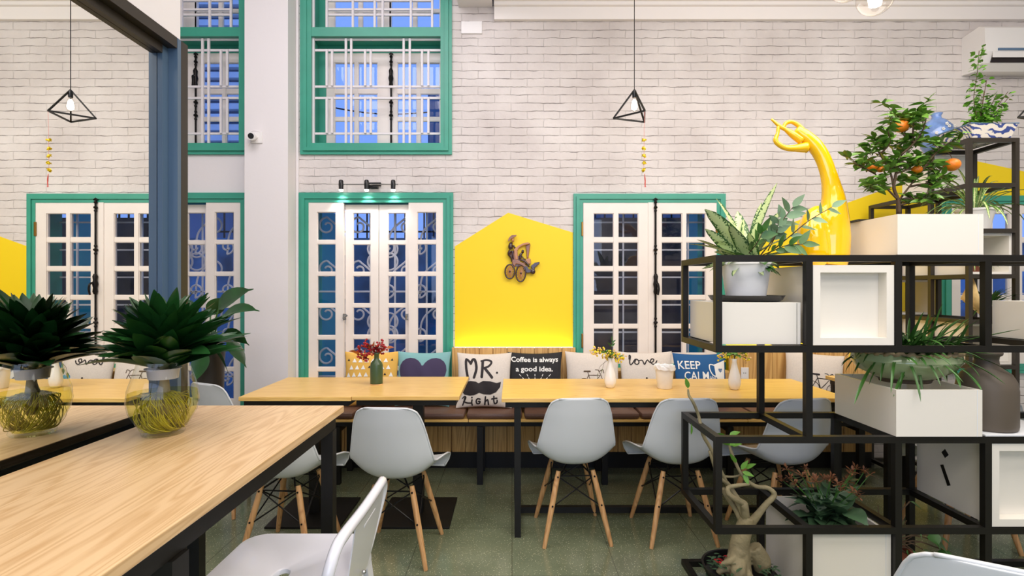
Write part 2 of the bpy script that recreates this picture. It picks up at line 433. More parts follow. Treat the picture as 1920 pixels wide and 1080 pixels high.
# partition with the mirror
XM = -1.065; XF = -1.021
mb = MB()
mb.box(-1.2, XF-.002, .0, 1.645, 2.115, 4.69)          # above the mirror
mb.box(-1.2, XM-.012, .0, 1.645, 0, 2.115)             # behind the mirror
mb.box(-1.2, XF-.002, .0, 1.645, 0, .1)
struct(mb.build('wall_partition', 'plaster'))
mm = bpy.data.materials.new('mirror'); mm.use_nodes = True; b = mm.node_tree.nodes['Principled BSDF']
b.inputs['Metallic'].default_value = 1; b.inputs['Roughness'].default_value = 0; b.inputs['Base Color'].default_value = (.90, .91, .88, 1); MATS['mirror'] = mm
mir = thing('wall_mirror', (XM, .85, .12), 'tall wall mirror in dark steel frame on white partition left of camera', 'mirror')
MB().box(XM-.010, XM, .03, 1.63, .12, 2.10).build('mirror_glass', 'mirror', mir)
def chan(mb, a0, a1, b0, b1, z0, z1, vert=True):
    mb.box(a0, a1, b0, b1, z0, z1)
mb = MB()
mb.box(XM-.008, XF, 1.628, 1.645, .10, 2.113); mb.box(XM+.001, XM+.016, 1.60, 1.6275, .10, 2.08)
mb.build('frame_side', 'blue_lit_steel', mir)
mb = MB(); mb.box(XM+.017, XF, 1.646, 1.680, .10, 2.113)
mb.build('frame_edge', 'brown_steel', mir)
mb = MB(); mb.box(XM+.001, XF, .02, 1.626, 2.081, 2.113); mb.box(XM+.001, XM+.018, .03, 1.598, 2.055, 2.080)
mb.build('frame_top', 'brown_steel', mir)

# ------------------------------------------------------------ exterior beyond the windows
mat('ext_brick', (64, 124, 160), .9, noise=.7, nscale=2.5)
mat('ext_grey', (104, 92, 88), .9, noise=.35, nscale=5)
mat('ext_white', (225, 228, 232), .7, noise=.1, nscale=3)
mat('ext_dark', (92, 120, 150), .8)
mat('ext_teal', (60, 180, 190), .6)
mb = MB(); mb.box(-5, 6.5, 6.4, 6.6, 0, 1.95); struct(mb.build('exterior_wall', 'ext_brick'))
struct(MB().box(.25, 2.3, 5.2, 5.3, -.1, 2.035).build('exterior_wall', 'ext_grey'))
struct(MB().box(-6, 7, D+T, 12, -.2, -.1).build('exterior_ground', 'ext_brick'))
mb = MB()
for i in range(60):
    x = -3.6+i*.115; mb.box(x, x+.016, 6.44, 6.456, 1.951, 2.42)
mb.box(-3.6, 3.3, 6.44, 6.456, 2.02, 2.04); mb.box(-3.6, 3.3, 6.44, 6.456, 2.30, 2.32)
tag(mb.build('garden_fence', 'iron'), 'thin dark railing fence on top of the wall outside', 'fence')
bl = thing('apartment_building', (-3.9, 8.0, 0), 'pale building with slatted louvres seen through left upper window', 'building')
mb = MB(); mb.box(-6.4, -2.9, 8.0, 8.6, 0, 6.4); mb.build('wall', 'ext_dark', bl)
mb = MB()
for i in range(24):
    z = 2.6+i*.155; mb.box(-6.4, -2.9, 7.88, 7.99, z, z+.085)
mb.build('louvre', 'ext_white', bl)
b2 = thing('apartment_building', (-.5, 8.6, 0), 'blue grey building seen at right side of middle upper window', 'building')
mb = MB(); mb.box(-1.36, 3.4, 8.63, 9.2, 0, 4.55); mb.build('wall', 'ext_dark', b2)
for a_ in (-1.15, -.6): MB().box(a_, a_+.25, 8.60, 8.629, 3.4, 4.1).build('window', 'ext_white', b2)
for k, (z0, z1) in enumerate(((3.35, 3.62), (3.45, 3.55), (4.1, 4.2))):
    mb = MB(); pts = [Vector((-2.88+1.55*i/16, 8.0+.64*i/16, z0+(z1-z0)*i/16-.08*math.sin(PI*i/16))) for i in range(17)]; mb.tube(pts, .012, 5)
    mb.build('cable', 'iron', b2)

# ------------------------------------------------------------ windows and doors
def frame_mold(mb, x0, x1, z0, z1, wd, bottom=True, y=D):
    """stepped green architrave around an opening, proud of the wall"""
    steps = [(0, .30, .020), (.30, .62, .034), (.62, 1., .024)]
    for a, b_, dp in steps:
        i0, i1 = wd*a, wd*b_
        mb.box(x0+i0, x0+i1, y-dp, y+T*.9, z0 if not bottom else z0+i0, z1-i0)
        mb.box(x1-i1, x1-i0, y-dp, y+T*.9, z0 if not bottom else z0+i0, z1-i0)
        mb.box(x0+i1, x1-i1, y-dp, y+T*.9, z1-i1, z1-i0)
        if bottom: mb.box(x0+i1, x1-i1, y-dp, y+T*.9, z0+i0, z0+i1)
def leaf_panel(root, x0, x1, z0, z1, cols, rows, y, th=.035, name='leaf', st=.0, solid_to=None):
    """joinery leaf with glazing: cols/rows are lists of pane spans"""
    mb = MB(); xs = [x0]+[v for c in cols for v in c]+[x1]; zs = [z0]+[v for r_ in rows for v in r_]+[z1]
    for i in range(0, len(xs), 2): mb.box(xs[i], xs[i+1], y, y+th, z0, z1)
    for c in cols:
        for i in range(0, len(zs), 2): mb.box(c[0], c[1], y+(.004 if 0 < i < len(zs)-2 else 0), y+th, zs[i], zs[i+1])
    for c in cols:                               # beads round every pane
        for r_ in rows:
            e = .005
            mb.box(c[0], c[0]+e, y+.008, y+.02, *r_); mb.box(c[1]-e, c[1], y+.008, y+.02, *r_)
            mb.box(c[0]+e, c[1]-e, y+.008, y+.02, r_[0], r_[0]+e); mb.box(c[0]+e, c[1]-e, y+.008, y+.02, r_[1]-e, r_[1])
    lf = mb.build(name, 'joinery', root)
    g = MB()
    for c in cols: g.box(c[0], c[1], y+.021, y+.023, rows[0][0], rows[-1][1]) if False else None
    for c in cols:
        for r_ in rows:
            vs = [g.bm.verts.new((x, y+.022, z)) for x, z in ((c[0], r_[0]), (c[1], r_[0]), (c[1], r_[1]), (c[0], r_[1]))]; g.bm.faces.new(vs)
    g.build('glass', 'pane_glass', lf)
    return lf
def hinge(lf, x, z): MB().box(x-.007, x+.007, D-.032, D-.018, z-.055, z+.055, .002).build('hinge', 'brass', lf)
def spiral(cx, cz, r0, r1, a0, turns, n=26):
    return [Vector((cx+(r0+(r1-r0)*i/n)*math.cos(a0+2*PI*turns*i/n), 0, cz+(r0+(r1-r0)*i/n)*math.sin(a0+2*PI*turns*i/n))) for i in range(n+1)]

def french_door(name, dx):
    root = thing(name, (DX[0]+.6+dx, D, 0)); struct(root)
    X = lambda px: XW(px)+dx
    mb = MB(); frame_mold(mb, DX[0]+dx, DX[1]+dx, 0, DZ, .078, bottom=False); mb.build('frame', 'green', root)
    rows = []
    for k in range(6):
        t = ZW(398+59.4*k); rows.append((t-.222, t))
    rows = rows[::-1]
    for k, (a, b_, p0, p1, yy, top) in enumerate(((580, 645.5, 596, 631, D-.02, 378), (646, 708.5, 660, 694, D+.02, 383), (709.5, 768, 726, 760, D+.02, 383), (767, 833, 783, 819, D-.02, 378))):
        lf = leaf_panel(root, X(a), X(b_), .01, ZW(top), [(X(p0), X(p1))], rows, yy)
        if k in (0, 3):
            hx = X(648) if k == 0 else X(764); mb = MB()
            mb.box(hx-.012, hx+.012, D-.03, D-.02, ZW(600), ZW(588)); mb.tube([(hx, D-.03, ZW(596)), (hx, D-.055, ZW(596)), (hx+(.03 if k == 0 else -.0), D-.058, ZW(590))], .008, 6)
            mb.build('handle', 'steel', lf)
    # scroll grille outside
    g = MB(); y = D+T-.05
    def put(pts, r=.0085): g.tube([Vector((p.x, y, p.z)) for p in pts], r, 6)
    x0, x1 = DX[0]+dx+.08, DX[1]+dx-.08; n = 4; wd = (x1-x0)/n
    for i in range(n):
        cx = x0+wd*(i+.5); sg = 1 if i < 2 else -1
        put([Vector((cx+.03*sg, 0, .3)), Vector((cx+.03*sg, 0, 1.98))])
        for zc in (.42, .78, 1.14, 1.50, 1.86):
            put(spiral(cx-.065*sg, zc, .075, .02, PI/2 if sg > 0 else PI/2, 1.15*sg))
            put(spiral(cx+.09*sg, zc-.17, .062, .018, -PI/2, -1.2*sg))
            a = spiral(cx-.065*sg, zc, .075, .02, PI/2, 1.15*sg)[0]; b_ = spiral(cx+.09*sg, zc-.17, .062, .018, -PI/2, -1.2*sg)[0]
            put(catmull([a, Vector(((a.x+b_.x)/2+.05*sg, 0, (a.z+b_.z)/2+.03)), b_]))
    for zc in (1.02, 1.62):
        for k in range(4):
            put(spiral((x0+x1)/2+.075*math.cos(PI/4+k*PI/2), zc+.075*math.sin(PI/4+k*PI/2), .07, .07, 0, 1))
    for z in (.3, .62, 1.32, 1.98): put([Vector((x0, 0, z)), Vector((x1, 0, z))])
    g.build('scroll_grille', 'grille', root)
    g = MB(); g.box(x0-.03, x0-.0, D+T+.02, D+T+.42, .02, 2.02); g.build('outer_shutter', 'ext_teal', root)
    return root
french_door('door_2', 0); french_door('door_1', XW(960-378)-XW(960))

def bolt(root, x, top, bot, y):
    mb = MB(); mb.tube([(x, y, bot), (x, y, top)], .0075, 8)
    for zc, s_ in ((top-.02, 1.1), (top-.06, 1.3), (top-.085, 1.), (top-.36, 1.), (top-.39, 1.5), (top-.42, 1.), (bot+.23, 1.), (bot+.26, 1.5), (bot+.29, 1.)):
        mb.lathe([(.0, -.012), (.009*s_, -.008), (.012*s_, 0), (.009*s_, .008), (0, .012)], (x, y, zc), 10)
    mb.tube([(x-.016, y, top), (x, y, top+.012), (x+.016, y, top)], .006, 6)
    zh = bot+.56
    mb.lathe([(.01, -.08), (.018, -.06), (.014, -.03), (.021, 0), (.014, .03), (.018, .06), (.01, .08)], (x, y-.004, zh), 12)
    mb.tube(catmull([(x, y-.02, zh+.01), (x+.005, y-.05, zh), (x+.01, y-.055, zh-.04), (x+.004, y-.05, zh-.085)]), .008, 6)
    return mb.build('bolt_rod', 'iron', root, smooth=SM)

def casement(name, box, dx, folded=False):
    root = thing(name, (box[0]+.6, D, box[2])); struct(root)
    X = lambda px: XW(px)+dx
    mb = MB(); frame_mold(mb, box[0], box[1], box[2], box[3], .072); mb.box(box[0]-.0, box[1], D-.045, D-.036, box[2]+.0, box[2]+.02); mb.build('frame', 'green', root)
    rows = [(ZW(446+54*k), ZW(400.5+53.6*k)) for k in range(5)][::-1]
    if folded:
        q = lambda px: XW(px)
        f = [leaf_panel(root, q(a), q(b_), ZW(683), ZW(383), [(q(c), q(d_))], rows, D-.02) for a, b_, c, d_ in ((1781, 1842, 1797, 1832), (1842.5, 1898, 1857, 1888), (1898.5, 1960, 1912, 1946), (1960.5, 2028, 1974, 2012))]
        g = MB(); g.box(box[0]+.07, box[1]-.07, D+T-.05, D+T-.035, 1.3, 1.31); g.build('security_bar', 'grille', root)
        return root
    l1 = leaf_panel(root, X(1093), X(1223.5), ZW(683), ZW(380.5), [(X(1112), X(1150)), (X(1158), X(1196))], rows, D-.02)
    l2 = leaf_panel(root, X(1224), X(1343), ZW(683), ZW(380.5), [(X(1239), X(1278)), (X(1285), X(1322))], rows, D-.02)
    MB().box(X(1214), X(1224.5), D-.026, D-.0205, ZW(683), ZW(380.5)).build('astragal', 'joinery', root)
    for z in (ZW(430), ZW(638)):
        hinge(l1, X(1091), z); hinge(l2, X(1341.5), z)
    bolt(root, X(1227), ZW(376), ZW(666), D-.036)
    g = MB()                                          # security bars outside
    for z in [ZW(411+54*k) for k in range(5)]+[ZW(440+54*k) for k in range(0)]: g.box(box[0]+.07, box[1]-.07, D+T-.05, D+T-.035, z-.006, z+.006)
    for px in (1178, 1305): g.box(X(px)-.006, X(px)+.006, D+T-.066, D+T-.052, box[2]+.05, box[3]-.05)
    g.build('security_bar', 'grille', root)
    g = MB(); g.box(box[1]-.12, box[1]-.08, D+T+.02, D+T+.45, box[2], box[3]); g.build('outer_shutter', 'ext_teal', root)
    return root
casement('window_3', W3, 0); casement('window_4', W4, W4[0]-W3[0], True)

def upper_window(name, box, dx):
    root = thing(name, (box[0]+.6, D, box[2])); struct(root)
    X = lambda px: XW(px)+dx
    x0, x1, z0, z1 = box
    mb = MB(); frame_mold(mb, x0, x1, z0, z1, .088); mb.box(x0+.088, x1-.088, D-.02, D+T*.9, ZW(70), ZW(53)); mb.build('frame', 'green', root)
    # casement leaves set deep in the reveal
    yy = D+.15; top = ZW(84); bot = ZW(271); xl, xr = x0+.088, x1-.088; xc = XW(722)+dx
    R_ = [(ZW(266), ZW(215)), (ZW(208), ZW(162)), (ZW(153), ZW(102))]
    leaf_panel(root, xl+.06, xc+.012, bot, top, [(X(615), X(654)), (X(661), X(699))], R_, yy)
    leaf_panel(root, xc+.014, xr-.002, bot, top, [(X(737), X(775)), (X(782), X(820))], R_, yy)
    R2 = [(ZW(51), ZW(4)), (ZW(-2), ZW(-60))]
    leaf_panel(root, xl+.06, xc+.012, ZW(55), z1-.09, [(X(615), X(662)), (X(669), X(699))], R2, yy)
    leaf_panel(root, xc+.014, xr-.002, ZW(55), z1-.09, [(X(722), X(768)), (X(775), X(820))], R2, yy)
    mb = MB(); mb.box(xl, xl+.058, yy-.0, yy+.04, bot, top); mb.box(xl, xr, yy, yy+.04, top, ZW(70)); mb.box(xl, xl+.058, yy, yy+.04, ZW(53), z1-.09); mb.build('inner_frame', 'green', root)
    bolt(root, X(726), ZW(88), ZW(268), yy-.016)
    g = MB(); y = D+.004; e = .0085
    def V(px, a, b_): g.box(X(px)-e, X(px)+e, y, y+.014, ZW(b_), ZW(a))
    def H(py, a=586, b_=830): g.box(X(a), X(b_), y-.0145 if False else y+.0145, y+.028, ZW(py)-e, ZW(py)+e)
    for px in (587, 829.5): V(px, 70, 272)
    for py in (71.5, 271): H(py)
    for px in (648, 658, 756.5, 768): V(px, 71, 271)
    for py in (92, 160.5, 182, 249): H(py)
    for a, b_ in ((92, 160), (182, 249)):
        for px in (612, 622, 684, 694.5, 791, 803): V(px, a, b_)
    for px in (587, 829.5): V(px, -100, 52)
    H(52)
    for px in (612, 661, 702, 717, 770, 810): V(px, -100, 52)
    for py in (-40, -2, 15, 25): H(py, 612, 810)
    g.build('security_grille', 'grille', root)
    return root
upper_window('window_2', U2, 0); upper_window('window_1', U1, XW(960-378)-XW(960))

# ------------------------------------------------------------ yellow painted panels
mb = MB(); mb.prism([(XW(853), .3), (XW(1074), .3), (XW(1074), ZW(436)), (XW(953), ZW(399)), (XW(853), ZW(462))], D-.004, D-.0005)
struct(mb.build('wall_back_yellow_paint', 'yellow_paint'))
mb = MB(); mb.prism([(XW(1361), .3), (W4[0]-.002, .3), (W4[0]-.002, W4[3]+.002), (5.0, W4[3]+.002), (5.0, ZW(372)), (XW(1815), ZW(299)), (XW(1361), ZW(462))], D-.004, D-.0005)
struct(mb.build('wall_back_yellow_paint', 'yellow_paint'))
# ------------------------------------------------------------ bench along the wall
BX0, BX1 = -1.66, 2.70
bench = thing('bench', (.5, 3.85, 0), 'long oak plank bench built along the back wall behind the tables', 'bench')
def planks(x0, x1, y0, y1, z0, z1):
    mb = MB(); n = round((x1-x0)/.104); w_ = (x1-x0)/n
    for i in range(n): mb.box(x0+i*w_+.0015, x0+(i+1)*w_-.0015, y0, y1, z0, z1, .002)
    return mb
MB().box(BX0+.005, BX1-.005, 4.026, 4.029, .125, .60).build('light_stop_board', 'plank', bench)  # unseen board added to stop LED light leaking between planks
for a_, b_, z_ in ((-.447, .473, .897), (1.638, BX1-.005, .897)): MB().box(a_, b_, 4.026, 4.029, .602, z_).build('light_stop_board', 'plank', bench)
planks(BX0, -.455, 4.0, 4.025, .12, .62).build('back_panel', 'plank', bench)
planks(-.452, .478, 4.0, 4.025, .12, .902).build('back_panel', 'plank', bench)
planks(.481, 1.63, 4.0, 4.025, .12, .715).build('back_panel', 'plank', bench)
planks(1.633, BX1, 4.0, 4.025, .12, .902).build('back_panel', 'plank', bench)
mb = MB(); mb.box(BX0, BX1, 4.005, 4.18, 0, .118); mb.build('plinth', 'black_steel', bench)
for a, b_, z in ((BX0, -.455, .62), (.481, 1.63, .715)):
    MB().box(a, b_, 4.0, 4.17, z, z+.012).build('ledge', 'oak_x', bench)
xs = [BX0, -.30, .66, 1.62, BX1]
for a, b_ in zip(xs, xs[1:]): MB().box(a+.002, b_-.002, 3.66, 3.998, .428, .444, .002).build('seat_board', 'oak_x', bench)
mb = MB()
mb.box(BX0, BX1, 3.67, 3.70, .398, .427); mb.box(BX0, BX1, 3.95, 3.98, .398, .427); mb.build('seat_rail', 'black_steel', bench)
for x in (-1.2, -.22, .637, 1.5, 2.4):
    for y in (3.675, 3.955): MB().box(x-.02, x+.02, y-.02, y+.02, 0, .397).build('leg', 'black_steel', bench)
    MB().box(x-.019, x+.019, 3.696, 3.934, .36, .397).build('brace', 'black_steel', bench)
emis('led', (255, 242, 190), 6)
for a, b_ in ((-.445, .47), (1.66, 2.68)):
    s_ = MB().box(a, b_, 4.13, 4.15, .882, .892).build('led_strip', 'led')
    tag(s_, 'glowing strip light behind bench back under '+('cyclo plaque panel' if a < 0 else 'right hand yellow wall panel'), 'strip light')
    m_ = MB().box(a-.005, b_+.005, 4.032, 4.185, .862, .8815).build('light_shelf', 'white_box', bench)

# seat cushions
cx = [XW(0)]*0
cpx = [(455, 664), (668, 872), (875, 979), (983, 1198), (1201, 1410), (1413, 1600)]
names = ['left end of the row', 'behind left table', 'short one under the moustache pillow', 'behind left half of right table', 'behind vase and bucket', 'right end of the row']
for (a, b_), nm in zip(cpx, names):
    x0, x1 = (a-960)*3.7/1000, (b_-960)*3.7/1000
    x0 = max(x0, BX0+.01)
    mb = MB(); mb.box(x0, x1, 3.665, 3.99, .446, .49, .018)
    tag(mb.build('seat_cushion', 'brown_leather', smooth=SM), 'brown seat cushion on the wall bench, '+nm, 'cushion', 'brown bench cushions')

# ------------------------------------------------------------ tables
def leaf_table(name, x0, x1, y0, y1, H, label, legs, pedestal=None, group=None, stretcher=None, wood_m='oak_x', apron=.03, th=.022):
    t = thing(name, ((x0+x1)/2, (y0+y1)/2, 0), label, 'table', group)
    MB().box(x0, x1, y0, y1, H-th, H, .002).build('tabletop', wood_m, t)
    mb = MB(); i = .02; w_ = .03; z1 = H-th-.001; z0 = z1-apron
    mb.box(x0+i, x1-i, y0+i, y0+i+w_, z0, z1); mb.box(x0+i, x1-i, y1-i-w_, y1-i, z0, z1)
    mb.box(x0+i, x0+i+w_, y0+i+w_, y1-i-w_, z0, z1); mb.box(x1-i-w_, x1-i, y0+i+w_, y1-i-w_, z0, z1); mb.build('apron', 'black_steel', t)
    for (lx, ly, lw) in legs: MB().box(lx-lw/2, lx+lw/2, ly-lw/2, ly+lw/2, 0, z0-.001).build('leg', 'black_steel', t)
    for px_, py_ in (pedestal or []):
        MB().box(px_-.03, px_+.03, py_-.03, py_+.03, .013, z0-.001).build('pedestal', 'black_steel', t)
        MB().box(px_-.21, px_+.21, py_-.215, py_+.215, 0, .012, .002).build('base_plate', 'black_steel', t)
    if stretcher: MB().box(*stretcher).build('stretcher', 'black_steel', t)
    return t
HT = HC-.592; HL = HC-.582
rt = leaf_table('cafe_table', -.056, 1.82, 2.86, 3.48, HT, 'long oak table with white vases and black steel frame, right of moustache pillow', [(.031, 2.90, .034), (1.765, 2.90, .034), (.031, 3.44, .034), (1.765, 3.44, .034)])
MB().box(.03, 1.765, 3.15, 3.185, .02, .055).build('stretcher', 'black_steel', rt)
for x in (.031, 1.765): MB().box(x-.016, x+.016, 2.918, 3.422, .02, .055).build('side_rail', 'black_steel', rt)
leaf_table('cafe_table', -.862, -.283, 2.865, 3.5, HL, 'oak table carrying the green bottle of red berries', [], [(-.56, 3.2)])
leaf_table('cafe_table', -1.47, -.865, 2.865, 3.5, HL-.004, 'oak table beside white pillar, bare top, pedestal leg on floor plate', [], [(-1.178, 3.2)])
XN0, XN1 = XF+.003, -.537; HN = HC-.375
nt_ = leaf_table('counter_table', XN0, XN1, .30, 1.705, HN, 'tall oak counter table in foreground holding the glass bowl plant', [(-.572, 1.665, .036), (-.572, .885, .045), (-.985, 1.665, .036), (-.985, .885, .045), (-.572, .345, .04)], wood_m='oak_y', apron=.045)
leaf_table('cafe_table', 2.12, 2.68, 3.02, 3.61, HT, 'small oak table partly hidden behind the white planter boxes', [(2.16, 3.06, .034), (2.64, 3.06, .034), (2.16, 3.57, .034), (2.64, 3.57, .034)])

# ------------------------------------------------------------ moulded shell chairs on dowel legs
def shell_chair():
    root = thing('shell_chair', (0, 0, 0))
    #       y,    z,   halfw, side lift (z), wrap forward (y)
    sec = [(.244, .362, .186, .004, -.02), (.243, .394, .207, .008, -.015), (.212, .424, .218, .014, -.0), (.13, .430, .222, .036, 0), (.04, .424, .221, .060, .0), (-.05, .415, .216, .080, .005),
           (-.12, .412, .211, .090, .02), (-.170, .430, .208, .078, .045), (-.20, .474, .206, .040, .060), (-.216, .53, .203, .008, .062), (-.228, .59, .192, 0, .056), (-.238, .65, .180, 0, .048),
           (-.246, .70, .169, 0, .038), (-.251, .740, .155, 0, .03), (-.254, .764, .142, 0, .022), (-.256, .778, .120, 0, .015), (-.2565, .785, .088, 0, .008)]
    sec = [Vector(s) if False else s for s in sec]
    # smooth rows
    rows = []
    for i in range(len(sec)-1):
        for k in range(2):
            t = k/2; rows.append([sec[i][j]*(1-t)+sec[i+1][j]*t for j in range(5)])
    rows.append(list(sec[-1]))
    mb = MB(); N = 16; grid = []
    for (y, z, hw, lift, wrap) in rows:
        r_ = []
        for k in range(N+1):
            u = -1+2*k/N; a = abs(u)
            r_.append(mb.bm.verts.new((hw*(u*(1.0-.0*a)), y+wrap*a**2.2, z+lift*a**2.6)))
        grid.append(r_)
    for i in range(len(grid)-1):
        for k in range(N): mb.bm.faces.new((grid[i][k], grid[i][k+1], grid[i+1][k+1], grid[i+1][k]))
    bmesh.ops.smooth_vert(mb.bm, verts=mb.bm.verts, factor=.4, use_axis_x=False, use_axis_y=True, use_axis_z=True)
    sh = mb.build('seat_shell', 'shell', root, smooth=True)
    md = sh.modifiers.new('thick', 'SOLIDIFY'); md.thickness = .006; md.offset = 0
    md = sh.modifiers.new('sub', 'SUBSURF'); md.levels = 1; md.render_levels = 1
    rim = [grid_pt for grid_pt in []]
    # rolled rim
    edge = [(r[2], r[0], r[1], r[3], r[4]) for r in rows]
    pts = [Vector((hw, y+wr, z+lf)) for hw, y, z, lf, wr in edge]
    loop = pts+[Vector((-p.x, p.y, p.z)) for p in pts[::-1]]
    mb = MB(); mb.tube(catmull(loop, 2), .0055, 6); mb.tube([pts[0], Vector((0, rows[0][0], rows[0][1])), Vector((-pts[0].x, pts[0].y, pts[0].z))], .0055, 6); mb.build('rim', 'shell', sh, smooth=True)
    for sx in (-1, 1):
        for sy in (-1, 1):
            top = Vector((sx*.092, sy*.115-.01, .378)); bot = Vector((sx*.177, sy*.19, 0))
            mb = MB(); pts = [bot, bot.lerp(top, .08), bot.lerp(top, .5), bot.lerp(top, .9), top]
            mb.tube(pts, [.0105, .012, .0155, .0145, .012], 10)
            lg = mb.build('leg', 'beech', root, smooth=SM)
            for f in (.55, .93):
                mb = MB(); p = bot.lerp(top, f); mb.tube([p+Vector((0, -.018, 0)), p+Vector((0, .018, 0))], .005, 6)
                mb.build('bolt', 'wire', lg)
    mb = MB(); L = {}
    for sx in (-1, 1):
        for sy in (-1, 1):
            top = Vector((sx*.092, sy*.115-.01, .378)); bot = Vector((sx*.177, sy*.19, 0)); L[(sx, sy)] = (bot.lerp(top, .93), bot.lerp(top, .52))
    for a, b_ in (((-1, -1), (1, -1)), ((-1, 1), (1, 1)), ((-1, -1), (-1, 1)), ((1, -1), (1, 1))):
        mb.tube([L[a][0], L[b_][1]], .0038, 6); mb.tube([L[b_][0], L[a][1]], .0038, 6)
    for k, (hi, lo) in L.items(): mb.tube([hi, hi+Vector((-k[0]*.03, -k[1]*.02, .02)), Vector((k[0]*.03, k[1]*.03-.01, .396))], .005, 6)
    mb.tube([L[(-1, -1)][0], L[(1, -1)][0]], .004, 6); mb.tube([L[(-1, 1)][0], L[(1, 1)][0]], .004, 6)
    mb.build('wire_base', 'wire', root)
    return root
ch = [(.33, 2.965, 4, 'white shell chair at right table, left of its row, in full view'),
      (.888, 2.96, 3, 'white shell chair at right table, middle of three, behind the plant branch'),
      (1.455, 2.95, 10, 'white shell chair behind the steel shelf rails, tucked at right table'),
      (-.575, 2.75, -4, 'white shell chair pushed up to left table, right of counter table leg'),
      (-1.135, 2.755, -4, 'white shell chair with backrest hidden behind the counter table edge'),
      (-1.70, 3.36, -26, 'white shell chair behind glass bowl, in front of dark floor pot'),
      (1.115, 1.29, -31, 'white shell chair cut off at bottom right corner of photo'),
      (2.42, 2.90, -8, 'white shell chair behind the marked white box, by rack')]
proto = shell_chair()
for i, (x, y, a, lb) in enumerate(ch):
    o = proto if i == 0 else copy_tree(proto)
    o.location = (x, y, 0); o.rotation_euler = (0, 0, math.radians(a)); tag(o, lb, 'chair', 'white shell chairs')

# ------------------------------------------------------------ white metal stool with low back
st = thing('metal_stool', (-.55, 1.28, 0), 'white glossy metal bar stool with low back and slotted seat, foreground', 'stool')
SX0, SX1, SY0, SY1, SZ = -.735, -.385, 1.04, 1.50, .662
mb = MB()
def rrect(x0, x1, y0, y1, r, n=6):
    out = []
    for cx_, cy_, a0 in ((x1-r, y1-r, 0), (x0+r, y1-r, 90), (x0+r, y0+r, 180), (x1-r, y0+r, 270)):
        for k in range(n+1): a = math.radians(a0+90*k/n); out.append((cx_+r*math.cos(a), cy_+r*math.sin(a)))
    return out
outer = rrect(SX0, SX1, SY0, SY1, .06); cxs, cys = (SX0+SX1)/2, (SY0+SY1)/2
def slot(n):
    # elongated hole running along depth
    out = []
    for k in range(n):
        a = 2*PI*(k+.5)/n+0; x, y = math.cos(a), math.sin(a)
        out.append((cxs+.019*x, cys+.035*y+(.018 if y > 0 else -.018)))
    return out
hole = slot(len(outer))
def ring(pts, z): return [mb.bm.verts.new((p[0], p[1], z)) for p in pts]
sc_ = lambda pts, f: [((p[0]-cxs)*f+cxs, (p[1]-cys)*f+cys) for p in pts]
ang = lambda p: math.atan2(p[1]-cys, p[0]-cxs) % (2*PI)
outer = sorted(outer, key=ang); hole = sorted(hole, key=ang)
R = [ring(sc_(outer, 1.02), SZ-.05), ring(sc_(outer, 1.0), SZ-.008), ring(sc_(outer, .975), SZ), ring(sc_(outer, .93), SZ-.001), ring(sc_(outer, .88), SZ-.006), ring(sc_(hole, 1.12), SZ-.006), ring(hole, SZ-.009), ring(hole, SZ-.02)]
for A, B in zip(R, R[1:]):
    n = len(A)
    for k in range(n): mb.bm.faces.new((A[k], A[(k+1) % n], B[(k+1) % n], B[k]))
mb.build('seat', 'white_metal', st, smooth=.9)
for sx, sy in ((-1, -1), (-1, 1), (1, -1), (1, 1)):
    tx, ty = cxs+sx*.15, cys+sy*.175; bx, by = cxs+sx*.225, cys+sy*.245
    mb = MB(); a = [(tx-.022, ty-.022), (tx+.022, ty-.022), (tx+.022, ty+.022), (tx-.022, ty+.022)]; b_ = [(bx-.012, by-.012), (bx+.012, by-.012), (bx+.012, by+.012), (bx-.012, by+.012)]
    A = [mb.bm.verts.new((*p, SZ-.05)) for p in a]; B = [mb.bm.verts.new((*p, 0)) for p in b_]
    for k in range(4): mb.bm.faces.new((A[k], A[(k+1) % 4], B[(k+1) % 4], B[k]))
    mb.bm.faces.new(A[::-1]); mb.bm.faces.new(B); mb.build('leg', 'white_metal', st)
mb = MB(); f = .45
for z, k in ((.22, .215), (.40, .195)):
    for a, b_ in (((-1, -1), (1, -1)), ((-1, 1), (1, 1)), ((-1, -1), (-1, 1)), ((1, -1), (1, 1))):
        mb.tube([(cxs+a[0]*k, cys+a[1]*(k+.02), z), (cxs+b_[0]*k, cys+b_[1]*(k+.02), z)], .009, 8)
mb.build('footrest', 'white_metal', st)
BZ = .828
hoop = catmull([(SX1-.01, SY0+.05, SZ-.03), (SX1+.008, SY0+.03, SZ+.07), (SX1+.018, SY0+.025, BZ-.05), (SX1+.025, SY0+.05, BZ-.012), (SX1+.03, SY0+.09, BZ), (SX1+.035, cys, BZ), (SX1+.035, SY1-.08, BZ), (SX1+.03, SY1-.04, BZ-.008), (SX1+.025, SY1-.015, BZ-.04), (SX1+.012, SY1-.02, SZ+.07), (SX1-.01, SY1-.05, SZ-.03)], 6)
mb = MB(); mb.tube(hoop, .0125, 10); mb.build('back_hoop', 'white_metal', st, smooth=True)
mb = MB(); c0 = cys
c0 = 1.33; A = [(1.19, BZ-.002), (1.472, BZ-.012), (1.458, SZ+.07), (1.41, SZ-.045), (1.22, SZ-.045), (1.20, SZ+.06)]
vA = [mb.bm.verts.new((SX1+.036-(BZ-z)*.17, y, z)) for y, z in A]; vB = [mb.bm.verts.new((SX1+.039-(BZ-z)*.17, y, z)) for y, z in A]
mb.bm.faces.new(vA); mb.bm.faces.new(vB[::-1])
for k in range(6): mb.bm.faces.new((vA[k], vB[k], vB[(k+1) % 6], vA[(k+1) % 6]))
sp_ = mb.build('splat', 'white_metal', st)
mb = MB(); mb.tube([(SX1+.028, c0-.05, BZ-.05), (SX1+.028, c0+.05, BZ-.05)], .004, 6); mb.build('pressed_ridge', 'white_metal', sp_)
